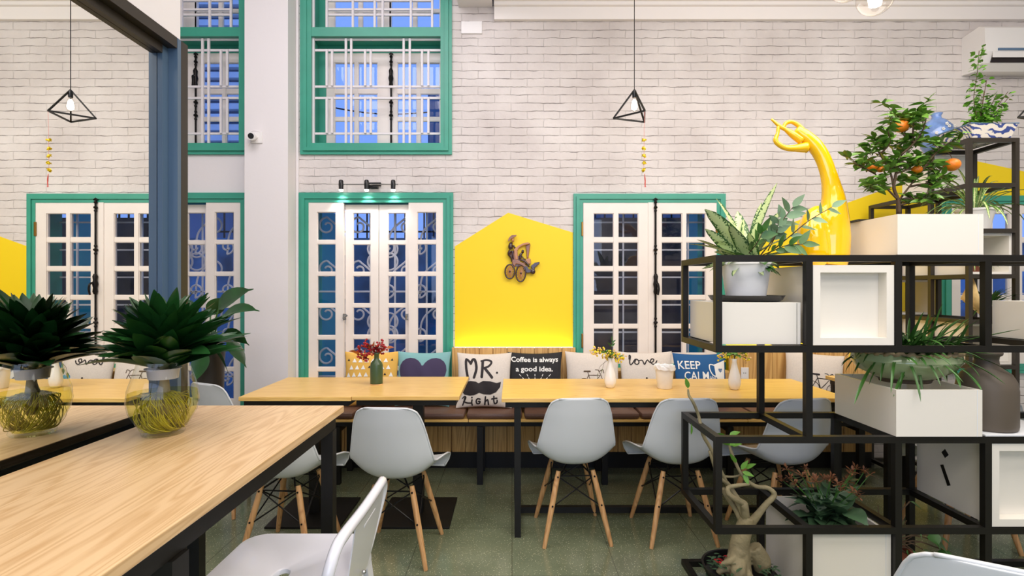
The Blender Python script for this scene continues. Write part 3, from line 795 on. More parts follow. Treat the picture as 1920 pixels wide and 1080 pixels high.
mb = MB(); mb.ball((SX1+.0155, c0, SZ-.02), .006, 8); mb.build('screw', 'steel', sp_)
# ------------------------------------------------------------ near shelving divider (black square tube)
SXS = [.841, 1.209, 1.572, 1.937, 2.30, 2.665]; LV = [.013, .362, .732, 1.101, 1.471]
YF, YB, BW = 2.181, 2.594, .027
h = BW/2
sh = thing('shelving_frame', (1.75, 2.39, 0), 'open cube shelving divider of black square steel tube, in foreground right', 'shelf')
def post(i, r, y): MB().box(SXS[i]-h, SXS[i]+h, y-h, y+h, LV[r]+h, LV[r+1]-h).build('post', 'black_steel', sh)
for i, rs in {0: (3, 1), 1: (3, 2, 0), 2: (3, 1, 0), 3: (3, 1, 0), 4: (3, 2, 0), 5: (3, 2, 1, 0)}.items():
    for r in rs: post(i, r, YF)
for i, rs in {0: (3, 1), 1: (2, 0), 2: (1, 0), 3: (3, 1, 0), 4: (3, 2, 0), 5: (3, 2, 1, 0)}.items():
    for r in rs: post(i, r, YB)
for z in LV:
    for y in (YF, YB): MB().box(SXS[0]-h, SXS[5]+h, y-h, y+h, z-h, z+h).build('rail', 'black_steel', sh)
for i, ls in {0: range(5), 1: (0, 1, 2, 3, 4), 2: (0, 1, 2, 3, 4), 3: (0, 1, 2, 3, 4), 4: (0, 2, 3, 4), 5: range(5)}.items():
    for l in ls: MB().box(SXS[i]-h, SXS[i]+h, YF+h, YB-h, LV[l]-h, LV[l]+h).build('cross_rail', 'black_steel', sh)

def carton(name, x0, x1, y0, y1, z0, z1, label, cat='box', open_top=False, recess=0., soil=None, marks=False, group=None):
    o = thing(name, ((x0+x1)/2, (y0+y1)/2, z0), label, cat, group)
    t = .012; mb = MB()
    if recess:
        e = .030
        mb.box(x0, x1, y0+recess, y1, z0, z1)
        mb.box(x0, x0+e, y0, y0+recess-.0005, z0, z1); mb.box(x1-e, x1, y0, y0+recess-.0005, z0, z1)
        mb.box(x0+e, x1-e, y0, y0+recess-.0005, z0, z0+e); mb.box(x0+e, x1-e, y0, y0+recess-.0005, z1-e, z1)
        mb.build('body', 'white_box', o)
    elif open_top:
        mb.box(x0, x1, y0, y1, z0, z0+t); mb.box(x0, x1, y0, y0+t, z0+t, z1); mb.box(x0, x1, y1-t, y1, z0+t, z1)
        mb.box(x0, x0+t, y0+t, y1-t, z0+t, z1); mb.box(x1-t, x1, y0+t, y1-t, z0+t, z1)
        mb.build('body', 'white_box', o)
        MB().box(x1-.022, x1-.020, y0-.0012, y0-.0002, z0, z1).build('seam', 'ext_white', o)
    else:
        mb.box(x0, x1, y0, y1, z0, z1, .0015); mb.build('body', 'white_box', o)
        MB().box(x1-.017, x1-.0155, y0-.001, y0+.001, z0+.002, z1-.002).build('seam', 'brown_steel', o)
    if soil is not None: MB().box(x0+t+.001, x1-t-.001, y0+t+.001, y1-t-.001, z0+t+.001, soil).build('soil', 'soil', o)
    if marks:
        mb = MB(); mb.prism([(y0+.255, z0+.225), (y0+.235, z0+.245), (y0+.215, z0+.225), (y0+.235, z0+.205)], x0-.0012, x0-.0002, 'YZ'); mb.build('dark_mark', 'black_steel', o)
        mb = MB(); mb.prism([(y0+.262, z0+.165), (y0+.245, z0+.172), (y0+.205, z0+.092), (y0+.222, z0+.084)], x0-.0012, x0-.0002, 'YZ'); mb.build('dark_mark', 'black_steel', o)
    return o
carton('planter_box', .860, 1.190, 2.198, 2.575, 1.117, 1.290, 'closed white box under speckled leaf plant on top row of shelf')
carton('display_box', 1.226, 1.556, 2.172, 2.575, 1.117, 1.443, 'white box with recessed square front under yellow swan vase', recess=.05)
b3 = carton('planter_box', 1.556, 1.905, 2.160, 2.57, .748, .937, 'open white box carrying the celadon grass bowl', open_top=True)
b4 = carton('display_box', 1.955, 2.283, 2.172, 2.575, .378, .716, 'white box with recessed front and two dark marks on its side', recess=.05, marks=True)
b5 = carton('planter_box', 1.226, 1.556, 2.190, 2.575, .028, .346, 'tall white planter in lowest shelf row holding orange flowered succulent', 'planter', open_top=True, soil=.25)
b6 = carton('planter_box', 2.318, 2.648, 2.198, 2.575, 1.117, 1.290, 'white box at right photo edge with side turned to camera')
bt = carton('planter_box', 1.570, 1.920, 2.172, 2.575, 1.486, 1.651, 'white planter on top of shelf with the small orange tree', 'planter', open_top=True)
MB().box(1.584, 1.906, 2.186, 2.561, 1.50, 1.64).build('soil', 'soil', bt)
MB().box(1.560, 1.900, 2.40, 2.580, 1.652, 1.660).build('liner_edge', 'brown_steel', bt)
tag(MB().box(1.925, 2.31, 2.168, 2.607, .7465, .7525).build('shelf_board', 'ext_white'), 'thin pale board under the brown bottle', 'shelf board')

# ------------------------------------------------------------ far rack: perpendicular to the wall
RX0, RX1 = 2.742, 3.022; RY = [3.2, 3.49, 3.78, 4.07]; RL = [2.236, 1.966, 1.693, 1.420, 1.148, .876, .604, .332, .04]
rk = thing('plant_rack', (2.88, 3.63, 0), 'tall dark steel plant rack standing against the back wall, behind orange tree', 'rack')
q = .0125
for j, y in enumerate(RY):
    top = RL[0] if j < 2 else RL[1]
    for x in (RX0, RX1): MB().box(x-q, x+q, y-q, y+q, 0, top+q).build('post', 'brown_steel', rk)
for l, z in enumerate(RL):
    js = range(2) if l == 0 else range(4)
    for j in js: MB().box(RX0+q, RX1-q, RY[j]-q, RY[j]+q, z-q, z+q).build('rail', 'brown_steel', rk)
    for x in (RX0, RX1):
        for j in list(js)[:-1]: MB().box(x-q, x+q, RY[j]+q, RY[j+1]-q, z-q, z+q).build('cross_rail', 'brown_steel', rk)
def rbox(j, l, label, front='plain'):
    x0, x1, y0, y1, z0, z1 = RX0+q+.001, RX1-q-.001, RY[j]+q+.001, RY[j+1]-q-.001, RL[l]+q+.001, RL[l-1]-q-.001
    o = thing('rack_box', ((x0+x1)/2, (y0+y1)/2, z0), label, 'box'); mb = MB(); t = .014
    if front == 'plain': mb.box(x0, x1, y0, y1, z0, z1, .002); mb.build('body', 'white_box', o)
    else:
        mb.box(x0, x1, y0, y1, z0, z0+t); mb.box(x0, x1, y0, y1, z1-t, z1); mb.box(x0, x0+t, y0, y1, z0+t, z1-t); mb.box(x1-t, x1, y0, y1, z0+t, z1-t)
        if front != 'through': mb.box(x0+t, x1-t, y1-t, y1, z0+t, z1-t)
        mb.build('body', 'white_box', o)
        if front == 'drawer':
            zm = z0+(z1-z0)*.42
            MB().box(x0+t+.001, x1-t-.001, y0+.002, y0+.02, z0+t+.002, zm).build('drawer', 'white_box', o)
            MB().box((x0+x1)/2-.06, (x0+x1)/2+.0, y0-.014, y0+.0015, (z0+t+zm)/2-.004, (z0+t+zm)/2+.004).build('handle', 'brass', o.children[-1] if o.children else o)
    return o
rbox(1, 1, 'closed white box high in the rack below blue vase')
rbox(1, 3, 'closed white box in rack at height of the spider plant pot')
rbox(1, 5, 'closed white box in rack just below the straw hat')
rbox(0, 3, 'open white box in rack under the spider plant', 'open')
rbox(0, 5, 'white rack cabinet with small lower drawer and brass pull', 'drawer')
rbox(2, 4, 'hollow white box in rack behind celadon bowl leaves', 'through')
# conical hat seen edge on
mb = MB(); mb.lathe([(.001, .0), (.06, -.035), (.145, -.095), (.143, -.097), (.058, -.040), (.001, -.006)], (0, 0, 0), 28, cap0=False)
bmesh.ops.rotate(mb.bm, verts=mb.bm.verts, cent=(0, 0, 0), matrix=Matrix.Rotation(math.radians(-36), 3, 'Z') @ Matrix.Rotation(math.radians(-100), 3, 'Y')); bmesh.ops.scale(mb.bm, verts=mb.bm.verts, vec=(.82, .82, .82)); bmesh.ops.translate(mb.bm, verts=mb.bm.verts, vec=(2.80, 3.33, 1.284))
mat('straw', (222, 190, 128), .7, noise=.15, nscale=40)
tag(mb.build('conical_hat', 'straw', smooth=True), 'straw conical hat standing on edge in the rack', 'hat')
mb = MB(); mb.lathe([(.0, 0), (.07, 0), (.10, .12), (.105, .15), (.095, .15), (.09, .12), (.01, .1)], (2.88, 3.93, 1.434), 24, cap0=False)
tag(mb.build('clay_pot', 'terracotta', smooth=SM), 'brown clay pot deep in the rack near the wall', 'pot')

# blue and white tray planter with climbing vine
bw = bpy.data.materials.new('blue_white_ceramic'); bw.use_nodes = True; nt = bw.node_tree; b = nt.nodes['Principled BSDF']
tc = nt.nodes.new('ShaderNodeTexCoord'); wv = nt.nodes.new('ShaderNodeTexWave'); wv.wave_type = 'RINGS'; wv.inputs['Scale'].default_value = 16; wv.inputs['Distortion'].default_value = 9; wv.inputs['Detail'].default_value = 2
nz = nt.nodes.new('ShaderNodeTexNoise'); nz.inputs['Scale'].default_value = 11
nt.links.new(tc.outputs['Object'], wv.inputs['Vector']); nt.links.new(tc.outputs['Object'], nz.inputs['Vector'])
mu = nt.nodes.new('ShaderNodeMath'); mu.operation = 'MULTIPLY'; nt.links.new(wv.outputs['Fac'], mu.inputs[0]); nt.links.new(nz.outputs['Fac'], mu.inputs[1])
r = nt.nodes.new('ShaderNodeValToRGB'); r.color_ramp.elements[0].position = .30; r.color_ramp.elements[1].position = .38
r.color_ramp.elements[0].color = (*s2l((226, 218, 204)), 1); r.color_ramp.elements[1].color = (*s2l((58, 76, 140)), 1)
nt.links.new(mu.outputs[0], r.inputs['Fac']); nt.links.new(r.outputs['Color'], b.inputs['Base Color']); b.inputs['Roughness'].default_value = .2; MATS['blue_white'] = bw
tr = thing('tray_planter', (2.88, 3.35, 2.25), 'blue and white ceramic tray with green climbing vine, on top of rack', 'planter')
mb = MB(); z0 = 2.2505
def rr(x0, x1, y0, y1, z): return [mb.bm.verts.new(p) for p in ((x0, y0, z), (x1, y0, z), (x1, y1, z), (x0, y1, z))]
R = [rr(2.765, 2.995, 3.205, 3.47, z0), rr(2.738, 3.022, 3.18, 3.50, z0+.082), rr(2.748, 3.012, 3.19, 3.49, z0+.082), rr(2.775, 2.985, 3.215, 3.46, z0+.02)]
mb.bm.faces.new(R[0][::-1]); mb.bm.faces.new(R[-1])
for A, B in zip(R, R[1:]):
    for k in range(4): mb.bm.faces.new((A[k], A[(k+1) % 4], B[(k+1) % 4], B[k]))
mb.build('tray', 'blue_white', tr)
mb = MB(); mb.tube([(2.738, 3.18, z0+.083), (3.022, 3.18, z0+.083), (3.022, 3.50, z0+.083), (2.738, 3.50, z0+.083)], .004, 6, closed=True); mb.build('blue_rim', 'ext_dark', tr)
MB().box(2.768, 2.992, 3.212, 3.462, z0+.021, z0+.066).build('soil', 'soil', tr)
stem = MB(); lv = MB(); rnd = random.Random(3)
def sprig(pts, lvn, ls, stem_r=.002, spread=.02, rn=rnd):
    cp = catmull(pts, 5); stem.tube(cp, stem_r, 5)
    for k in range(lvn):
        p = cp[rn.randrange(len(cp))]; a = rn.uniform(0, 2*PI); d = Vector((math.cos(a), math.sin(a), rn.uniform(-.3, .6)))
        p = p+d*rn.uniform(0, spread); lv.leaf(p, d, ls*rn.uniform(.7, 1.3), ls*rn.uniform(.6, .9), rn.uniform(.2, .8), .1, 3, rn.uniform(-1, 1))
V = lambda px, py, d=3.3: P(px, py, d)
sprig([V(1838, 238), V(1826, 190), V(1832, 140), V(1836, 95)], 120, .030, spread=.03)
for e in ((1850, 150), (1845, 172), (1868, 178), (1856, 200), (1890, 172), (1880, 205), (1892, 182), (1830, 208), (1818, 226), (1858, 226), (1840, 185)):
    sprig([V(1838, 236), V((1838+e[0])/2-2, (236+e[1])/2+6, 3.28), V(*e, 3.3+rnd.uniform(-.08, .08))], 48, .030, spread=.03)
stem.build('vine_stem', 'twig', tr); lv.build('foliage', 'leaf_fresh', tr, recalc=False)

# round blue vase
bv = thing('moon_vase', (2.885, 3.625, 2.2486), 'round blue vase with white blossoms painted, on rack box behind orange tree', 'vase')
mb = MB(); mb.lathe([(.05, 0), (.06, .01), (.088, .06), (.102, .13), (.092, .19), (.055, .235), (.03, .25), (.026, .268), (.036, .285), (.03, .284), (.02, .262)], (2.885, 3.625, 2.249), 32)
mat('blue_glaze', (108, 140, 196), .15, noise=.3, nscale=14, coat=.5)
vb = mb.build('vase_body', 'blue_glaze', bv, smooth=True)
mb = MB()
for k in range(9):
    a = -PI/2+rnd.uniform(-.9, .9); z = rnd.uniform(.1, .2); rad = .1024*(1-((z-.13)/.17)**2*.5)
    for j in range(5):
        aa = 2*PI*j/5; mb.ball((2.885+rad*math.cos(a)+.007*math.cos(aa), 3.625+rad*math.sin(a), 2.249+z+.007*math.sin(aa)), .005, 6)
mb.build('painted_blossom', 'white_ceramic', vb)

# spider plant
spd = thing('spider_plant', (2.88, 3.34, 1.706), 'spider plant with striped arching leaves in white pot, middle of rack', 'potted plant')
def striped(name, c0, c1, edge=.32):
    m = bpy.data.materials.new(name); m.use_nodes = True; nt = m.node_tree; b = nt.nodes['Principled BSDF']
    u = nt.nodes.new('ShaderNodeUVMap'); s_ = nt.nodes.new('ShaderNodeSeparateXYZ'); nt.links.new(u.outputs[0], s_.inputs[0])
    a = nt.nodes.new('ShaderNodeMath'); a.operation = 'SUBTRACT'; a.inputs[1].default_value = .5; nt.links.new(s_.outputs[0], a.inputs[0])
    ab = nt.nodes.new('ShaderNodeMath'); ab.operation = 'ABSOLUTE'; nt.links.new(a.outputs[0], ab.inputs[0])
    tc = nt.nodes.new('ShaderNodeTexCoord'); n = nt.nodes.new('ShaderNodeTexNoise'); n.inputs['Scale'].default_value = 130; n.inputs['Detail'].default_value = 2; nt.links.new(tc.outputs['Object'], n.inputs['Vector'])
    ml = nt.nodes.new('ShaderNodeMath'); ml.operation = 'MULTIPLY_ADD'; ml.inputs[1].default_value = 1.0; ml.inputs[2].default_value = -.5; nt.links.new(n.outputs['Fac'], ml.inputs[0])
    ad = nt.nodes.new('ShaderNodeMath'); ad.operation = 'ADD'; nt.links.new(ab.outputs[0], ad.inputs[0]); nt.links.new(ml.outputs[0], ad.inputs[1])
    r = nt.nodes.new('ShaderNodeValToRGB'); r.color_ramp.elements[0].position = edge; r.color_ramp.elements[1].position = edge+.06
    r.color_ramp.elements[0].color = (*s2l(c0), 1); r.color_ramp.elements[1].color = (*s2l(c1), 1)
    nt.links.new(ad.outputs[0], r.inputs['Fac']); nt.links.new(r.outputs['Color'], b.inputs['Base Color']); b.inputs['Roughness'].default_value = .4; MATS[name] = m
striped('spider_leaf', (206, 218, 150), (92, 140, 60), .2)
striped('aglaonema', (196, 212, 150), (48, 92, 40), .30)
mb = MB(); mb.lathe([(.07, 0), (.098, .12), (.104, .122), (.104, .135), (.094, .135), (.088, .11), (.01, .105)], (2.90, 3.34, 1.7065), 24); mb.build('pot', 'white_ceramic', spd, smooth=SM)
lv = MB()
for k in range(46):
    a = rnd.uniform(0, 2*PI); el = rnd.uniform(.5, 1.4); L = rnd.uniform(.18, .36)
    lv.leaf((2.90+.03*math.cos(a), 3.34+.03*math.sin(a), 1.83), (math.cos(a)*math.cos(el), math.sin(a)*math.cos(el)*.8, math.sin(el)), L, .017, rnd.uniform(1.2, 2.6), .3, 9, 0, .9)
lv.build('foliage', 'spider_leaf', spd, recalc=False)
sp2 = thing('spider_plant', (2.90, 3.33, 1.434), 'small spider plant trailing inside the open rack box', 'potted plant')
mb = MB(); mb.lathe([(.04, 0), (.05, .055), (.045, .055), (.04, .05)], (2.88, 3.34, 1.4475), 16, cap1=True); mb.build('pot', 'terracotta', sp2)
lv = MB()
for k in range(20):
    a = rnd.uniform(0, 2*PI); el = rnd.uniform(.3, 1.2); L = rnd.uniform(.08, .16)
    lv.leaf((2.88, 3.33, 1.50), (math.cos(a)*math.cos(el)*.8, -abs(math.sin(a))*math.cos(el), math.sin(el)), L, .012, rnd.uniform(1.2, 2.6), .3, 7)
lv.build('foliage', 'spider_leaf', sp2, recalc=False)
sp3 = thing('hanging_fern', (3.0, 3.3, 1.40), 'leafy plant hanging below the open rack box in front of window', 'potted plant')
lv = MB()
mb = MB(); mb.lathe([(.03, 0), (.055, .03), (.06, .075), (.055, .075)], (2.955, 3.3, 1.162), 16, cap1=True); mb.build('pot', 'brown_ceramic', sp3)
for k in range(46):
    a = rnd.uniform(0, 2*PI); el = rnd.uniform(.4, 1.4); L = rnd.uniform(.09, .19)
    lv.leaf((2.955, 3.3, 1.235), (math.cos(a)*math.cos(el), math.sin(a)*math.cos(el)*.8, math.sin(el)), L, .02, rnd.uniform(.4, 1.6), .2, 5)
lv.build('foliage', 'leaf_mid', sp3, recalc=False)

# ------------------------------------------------------------ speckled leaf plant in white pot
ag = thing('speckled_plant', (1.045, 2.385, 1.291), 'plant with pale speckled leaves in frosted white pot on dark saucer', 'potted plant')
mb = MB(); mb.lathe([(.135, 0), (.148, .006), (.160, .026), (.154, .026), (.143, .009), (.02, .006)], (1.045, 2.385, 1.2915), 36, sy=.98); mb.build('saucer', 'black_plastic', ag, smooth=SM)
mb = MB(); mb.lathe([(.082, 0), (.098, .11), (.107, .150), (.111, .152), (.111, .168), (.103, .168), (.098, .14), (.01, .135)], (1.045, 2.385, 1.302), 36); mb.build('pot', 'frosted', ag, smooth=SM)
mat('rose', (196, 60, 70), .5)
lv = MB(); lv.pw = .65; c = Vector((1.045, 2.385, 1.455))
big = [(1333, 395, .075), (1352, 378, .07), (1448, 352, .055), (1462, 392, .07), (1385, 400, .06), (1425, 385, .05), (1315, 448, .05), (1330, 430, .05), (1298, 452, .04), (1350, 452, .07), (1372, 425, .065), (1395, 415, .06), (1405, 440, .06), (1345, 470, .05), (1322, 498, .04), (1440, 440, .05), (1468, 445, .05), (1480, 470, .045), (1370, 470, .05), (1340, 412, .05)]
for px, py, wd in big:
    tip = P(px, py, 2.385+rnd.uniform(-.10, .10)); b0 = c+Vector((rnd.uniform(-.03, .03), rnd.uniform(-.03, .03), 0)); v = tip-b0
    lv.leaf(b0, v.normalized()+Vector((0, 0, .22)), v.length*1.08, wd*1.05, .5, .12, 8, rnd.uniform(-.3, .9), .95)
for k in range(34):
    a = rnd.uniform(0, 2*PI); el = rnd.uniform(.1, .9)
    lv.leaf(c+Vector((rnd.uniform(-.04, .04), rnd.uniform(-.03, .03), -.01)), (math.cos(a)*math.cos(el), math.sin(a)*math.cos(el), math.sin(el)), rnd.uniform(.09, .17), rnd.uniform(.035, .05), .9, .12, 6, rnd.uniform(-.5, .5), .95)
lv.build('speckled_foliage', 'aglaonema', ag, recalc=False)
lv = MB()
for k in range(24):
    a = rnd.uniform(0, 2*PI); el = rnd.uniform(0, .8)
    lv.leaf(c+Vector((rnd.uniform(-.02, .09), rnd.uniform(-.05, .03), -.005)), (math.cos(a)*math.cos(el)+.2, math.sin(a)*math.cos(el), math.sin(el)), rnd.uniform(.07, .14), rnd.uniform(.03, .05), .8, .12, 5)
lv.build('green_foliage', 'leaf_mid', ag, recalc=False)
# eucalyptus style branches leaning right
def branch(root, pts, leaves, name_m, ls, rad=.0025, tip_shape=1.0):
    s_ = MB(); l_ = MB(); cp = catmull(pts, 6); s_.tube(cp, [rad*(1-.6*i/len(cp)) for i in range(len(cp))], 6)
    for k in range(leaves):
        t = .25+.75*(k+.5)/leaves; i = min(int(t*(len(cp)-1)), len(cp)-2); p = cp[i]; tg = (cp[i+1]-cp[i]).normalized()
        sd = Vector((tg.z, 0, -tg.x))*(1 if k % 2 else -1); d = (tg*.7+sd*.9+Vector((0, rnd.uniform(-.4, .4), .1))).normalized()
        l_.leaf(p, d, ls*rnd.uniform(.8, 1.2), ls*.5*rnd.uniform(.8, 1.2), rnd.uniform(0, .6), .08, 6, rnd.uniform(.6, 1.5), 1.)
    l_.leaf(cp[-1], (cp[-1]-cp[-2]), ls, ls*.45, .2, .08, 6, 1.2)
    s_.build('stem', 'twig', root); l_.build('branch_leaves', name_m, root, recalc=False)
g = 2.36
branch(ag, [P(1425, 480, g), P(1448, 450, g-.03), P(1470, 410, g-.05), P(1487, 388, g-.06)], 8, 'leaf_pale', .07, .003)
branch(ag, [P(1435, 480, g), P(1475, 448, g-.05), P(1515, 415, g-.1), P(1560, 388, g-.12)], 8, 'leaf_pale', .062, .003)
branch(ag, [P(1430, 478, g), P(1450, 470, g-.08), P(1475, 460, g-.12), P(1505, 458, g-.14)], 7, 'leaf_mid', .065)
branch(ag, [P(1400, 480, g), P(1420, 455, g-.1), P(1430, 435, g-.12)], 5, 'leaf_mid', .07)
branch(ag, [P(1440, 470, g), P(1455, 440, g-.04), P(1460, 415, g-.06)], 7, 'leaf_pale', .065)

# ------------------------------------------------------------ yellow swan-neck vase
yv = thing('swan_vase', (1.38, 2.40, 1.4435), 'glossy yellow swan neck ceramic vase with looped handle on top of shelf', 'vase')
k = 2.40
def Y(px, py, dy=0): return P(px, py, k+dy)
mb = MB()
body = catmull([Y(1558, 498), Y(1560, 478), Y(1561, 445), Y(1562, 410), Y(1563, 380), Y(1559, 350), Y(1552, 322), Y(1542, 295), Y(1527, 272), Y(1508, 254), Y(1492, 242)], 5)
rad = lerpl([.066, .074, .076, .068, .054, .042, .035, .034, .034, .029, .020], len(body))
mb.tube(body, rad, 20, flat=(Vector((0, 1, 0)), .85))
lobe = catmull([Y(1530, 497, -.02), Y(1525, 470, -.03), Y(1522, 435, -.02), Y(1527, 405, -.01), Y(1534, 388, 0)], 5)
mb.tube(lobe, lerpl([.048, .062, .06, .045, .015], len(lobe)), 16)
o_ = mb.build('vase_body', 'yellow_ceramic', yv, smooth=True)
md = o_.modifiers.new('fuse', 'REMESH'); md.mode = 'VOXEL'; md.voxel_size = .006; md.use_smooth_shade = True
md = o_.modifiers.new('soft', 'SMOOTH'); md.iterations = 8; md.factor = .5
mb = MB()
def lp(pts, r): q_ = catmull(pts, 5); mb.tube(q_, lerpl(r, len(q_)), 10)
lp([Y(1500, 262), Y(1507, 250), Y(1500, 238), Y(1486, 229), Y(1474, 231), Y(1468, 241)], [.012, .012, .011, .009, .009, .008])
lp([Y(1503, 264), Y(1486, 252), Y(1473, 243), Y(1462, 237), Y(1446, 223)], [.019, .016, .009, .009, .005])
lp([Y(1512, 276), Y(1490, 278), Y(1472, 277), Y(1459, 270), Y(1454, 262), Y(1458, 250), Y(1459, 237)], [.026, .016, .012, .011, .011, .008, .007])
mb.build('looped_head', 'yellow_ceramic', yv, smooth=True)

# ------------------------------------------------------------ orange tree in the top planter
ot = thing('orange_tree', (1.72, 2.38, 1.641), 'small orange tree with ripe fruit rising from white planter', 'tree')
rt_ = random.Random(11); s_ = MB(); l_ = MB(); tips = []
kd = 2.37
def O(px, py, dy=0): return P(px, py, kd+dy)
s_.tube(catmull([O(1686, 402), O(1684, 375), O(1676, 352), O(1680, 325)], 4), [.0085]*4+[.007]*5+[.006]*4, 8)
limbs = [[(1684, 375), (1660, 350), (1640, 325), (1620, 300)], [(1676, 352), (1668, 320), (1650, 290), (1640, 270)], [(1680, 325), (1690, 290), (1697, 255), (1690, 215)], [(1684, 378), (1705, 350), (1725, 325), (1750, 300)],
         [(1690, 290), (1712, 270), (1730, 245), (1738, 215)], [(1705, 350), (1735, 345), (1760, 350), (1775, 360)], [(1640, 325), (1620, 315), (1600, 305)], [(1697, 255), (1678, 230), (1672, 205)], [(1725, 325), (1752, 290), (1775, 270), (1795, 262)],
         [(1660, 350), (1645, 355), (1628, 350)], [(1680, 325), (1700, 318), (1725, 300)], [(1650, 290), (1668, 268), (1665, 245)], [(1712, 270), (1712, 240), (1715, 215)], [(1686, 385), (1712, 378), (1735, 372)], [(1668, 320), (1690, 305), (1705, 285)], [(1735, 345), (1758, 325), (1770, 310)]]
def leafy(cp, a=.3, nn=9, ls=.052):
    for q_ in range(nn):
        i = int(a*len(cp)+(1-a)*len(cp)*q_/nn); i = min(i, len(cp)-2); p = cp[i]; an = rt_.uniform(0, 2*PI)
        d = Vector((math.cos(an), math.sin(an)*.7, rt_.uniform(-.25, .7)))
        l_.leaf(p, d, ls*rt_.uniform(.75, 1.25), ls*.42, rt_.uniform(0, .7), .12, 4, rt_.uniform(-.9, .9))
for lb in limbs:
    n_ = len(lb); dy = rt_.uniform(-.10, .10)
    cp = catmull([O(p[0], p[1], dy*i/(n_-1)) for i, p in enumerate(lb)], 5); s_.tube(cp, lerpl([.005, .0022], len(cp)), 6); leafy(cp, .35, 12)
    for j in range(5):
        i = rt_.randrange(len(cp)//3, len(cp)); p = cp[i]; an = rt_.uniform(0, 2*PI)
        e = p+Vector((math.cos(an)*.06, math.sin(an)*.06, rt_.uniform(-.01, .07))); m_ = (p+e)/2+Vector((0, 0, .01)); c2 = catmull([p, m_, e], 4); s_.tube(c2, .0014, 5); leafy(c2, .3, 8)
s_.build('branches', 'twig', ot, smooth=True); l_.build('foliage', 'leaf_citrus', ot, recalc=False)
for px, py, r_ in ((1690, 237, .030), (1634, 313, .024), (1651, 317, .016), (1719, 318, .021), (1785, 309, .032)):
    mb = MB(); c_ = O(px, py, .0); mb.ball(c_, r_, 16, (1.05, 1, .88)); f_ = mb.build('fruit', 'orange', ot, smooth=True)
    mb = MB(); mb.tube(catmull([c_+Vector((0, 0, r_*.85)), c_+Vector((-.004, .004, r_+.012)), c_+Vector((-.014, .012, r_+.03))], 3), .0016, 5); mb.build('fruit_stalk', 'twig', f_)
# a second tree just outside shows one fruit at the right edge
# ------------------------------------------------------------ celadon bowl with grass
cb_ = thing('celadon_bowl', (1.738, 2.36, .9375), 'shallow celadon bowl with rope rim and spilling grassy leaves', 'potted plant')
mb = MB(); mb.lathe([(.10, 0), (.105, .012), (.12, .02), (.19, .055), (.222, .098), (.215, .128), (.205, .135), (.195, .128), (.19, .10), (.02, .08)], (1.738, 2.36, .938), 48, sy=.8)
mat('celadon', (150, 168, 124), .15, noise=.12, nscale=10, coat=.6); mat('celadon_foot', (84, 72, 58), .6)
mb.build('bowl', 'celadon', cb_, smooth=SM)
mb = MB(); mb.lathe([(.102, .0), (.107, .012), (.12, .019)], (1.738, 2.36, .9379), 48, sy=.8, cap0=False); mb.build('bowl_foot', 'celadon_foot', cb_)
mb = MB(); pts = []
for i in range(200):
    a = 2*PI*i/200; w_ = i*2*PI/200*34; pts.append((1.738+(.212+.005*math.cos(w_))*math.cos(a), 2.36+(.170+.005*math.cos(w_))*math.sin(a), .938+.134+.005*math.sin(w_)))
mb.tube(pts, .0085, 6, closed=True); mat('rope', (150, 132, 98), .8); mb.build('rope_rim', 'rope', cb_, smooth=True)
mb = MB(); mb.lathe([(.001, .112), (.19, .112)], (1.738, 2.36, .938), 32, sy=.78, cap0=False); mb.build('soil', 'soil', cb_)
l_ = MB(); rg = random.Random(5)
for k_ in range(210):
    a = rg.uniform(0, 2*PI); rr_ = rg.uniform(0, .15); b_ = Vector((1.738+rr_*math.cos(a), 2.36+rr_*.75*math.sin(a), 1.05)); a2 = a+rg.uniform(-.8, .8); el = rg.uniform(.15, 1.3)
    l_.leaf(b_, (math.cos(a2)*math.cos(el), math.sin(a2)*math.cos(el)*.8, math.sin(el)), rg.uniform(.10, .26), rg.uniform(.009, .015), rg.uniform(.3, 2.2), .3, 8, 0, .85)
for (sx, sy, ex, ey, dr) in ((1700, 640, 1785, 600, 0), (1760, 650, 1905, 619, 0), (1790, 660, 1815, 610, 0), (1700, 650, 1725, 600, 0), (1790, 670, 1880, 720, 1), (1640, 680, 1602, 750, 1), (1705, 690, 1676, 738, 1), (1800, 690, 1838, 735, 1), (1780, 680, 1800, 728, 1)):
    a_ = P(sx, sy, 2.3); e_ = P(ex, ey, 2.17); l_.leaf(a_, (e_-a_)+Vector((0, 0, .05*dr)), (e_-a_).length*1.05, .014, .5*dr, .3, 8, 0, .85)
l_.build('foliage', 'leaf_mid', cb_, recalc=False)

# brown bottle
mb = MB(); mb.lathe([(.098, 0), (.104, .006), (.106, .02), (.106, .165), (.101, .20), (.085, .232), (.060, .25), (.046, .262), (.042, .29), (.044, .305), (.054, .312), (.056, .322), (.05, .327), (.04, .322), (.036, .30), (.04, .25)], (2.036, 2.290, .753), 48)
tag(mb.build('stoneware_bottle', 'brown_ceramic', smooth=True), 'large matte brown stoneware bottle standing on the pale shelf board', 'bottle')

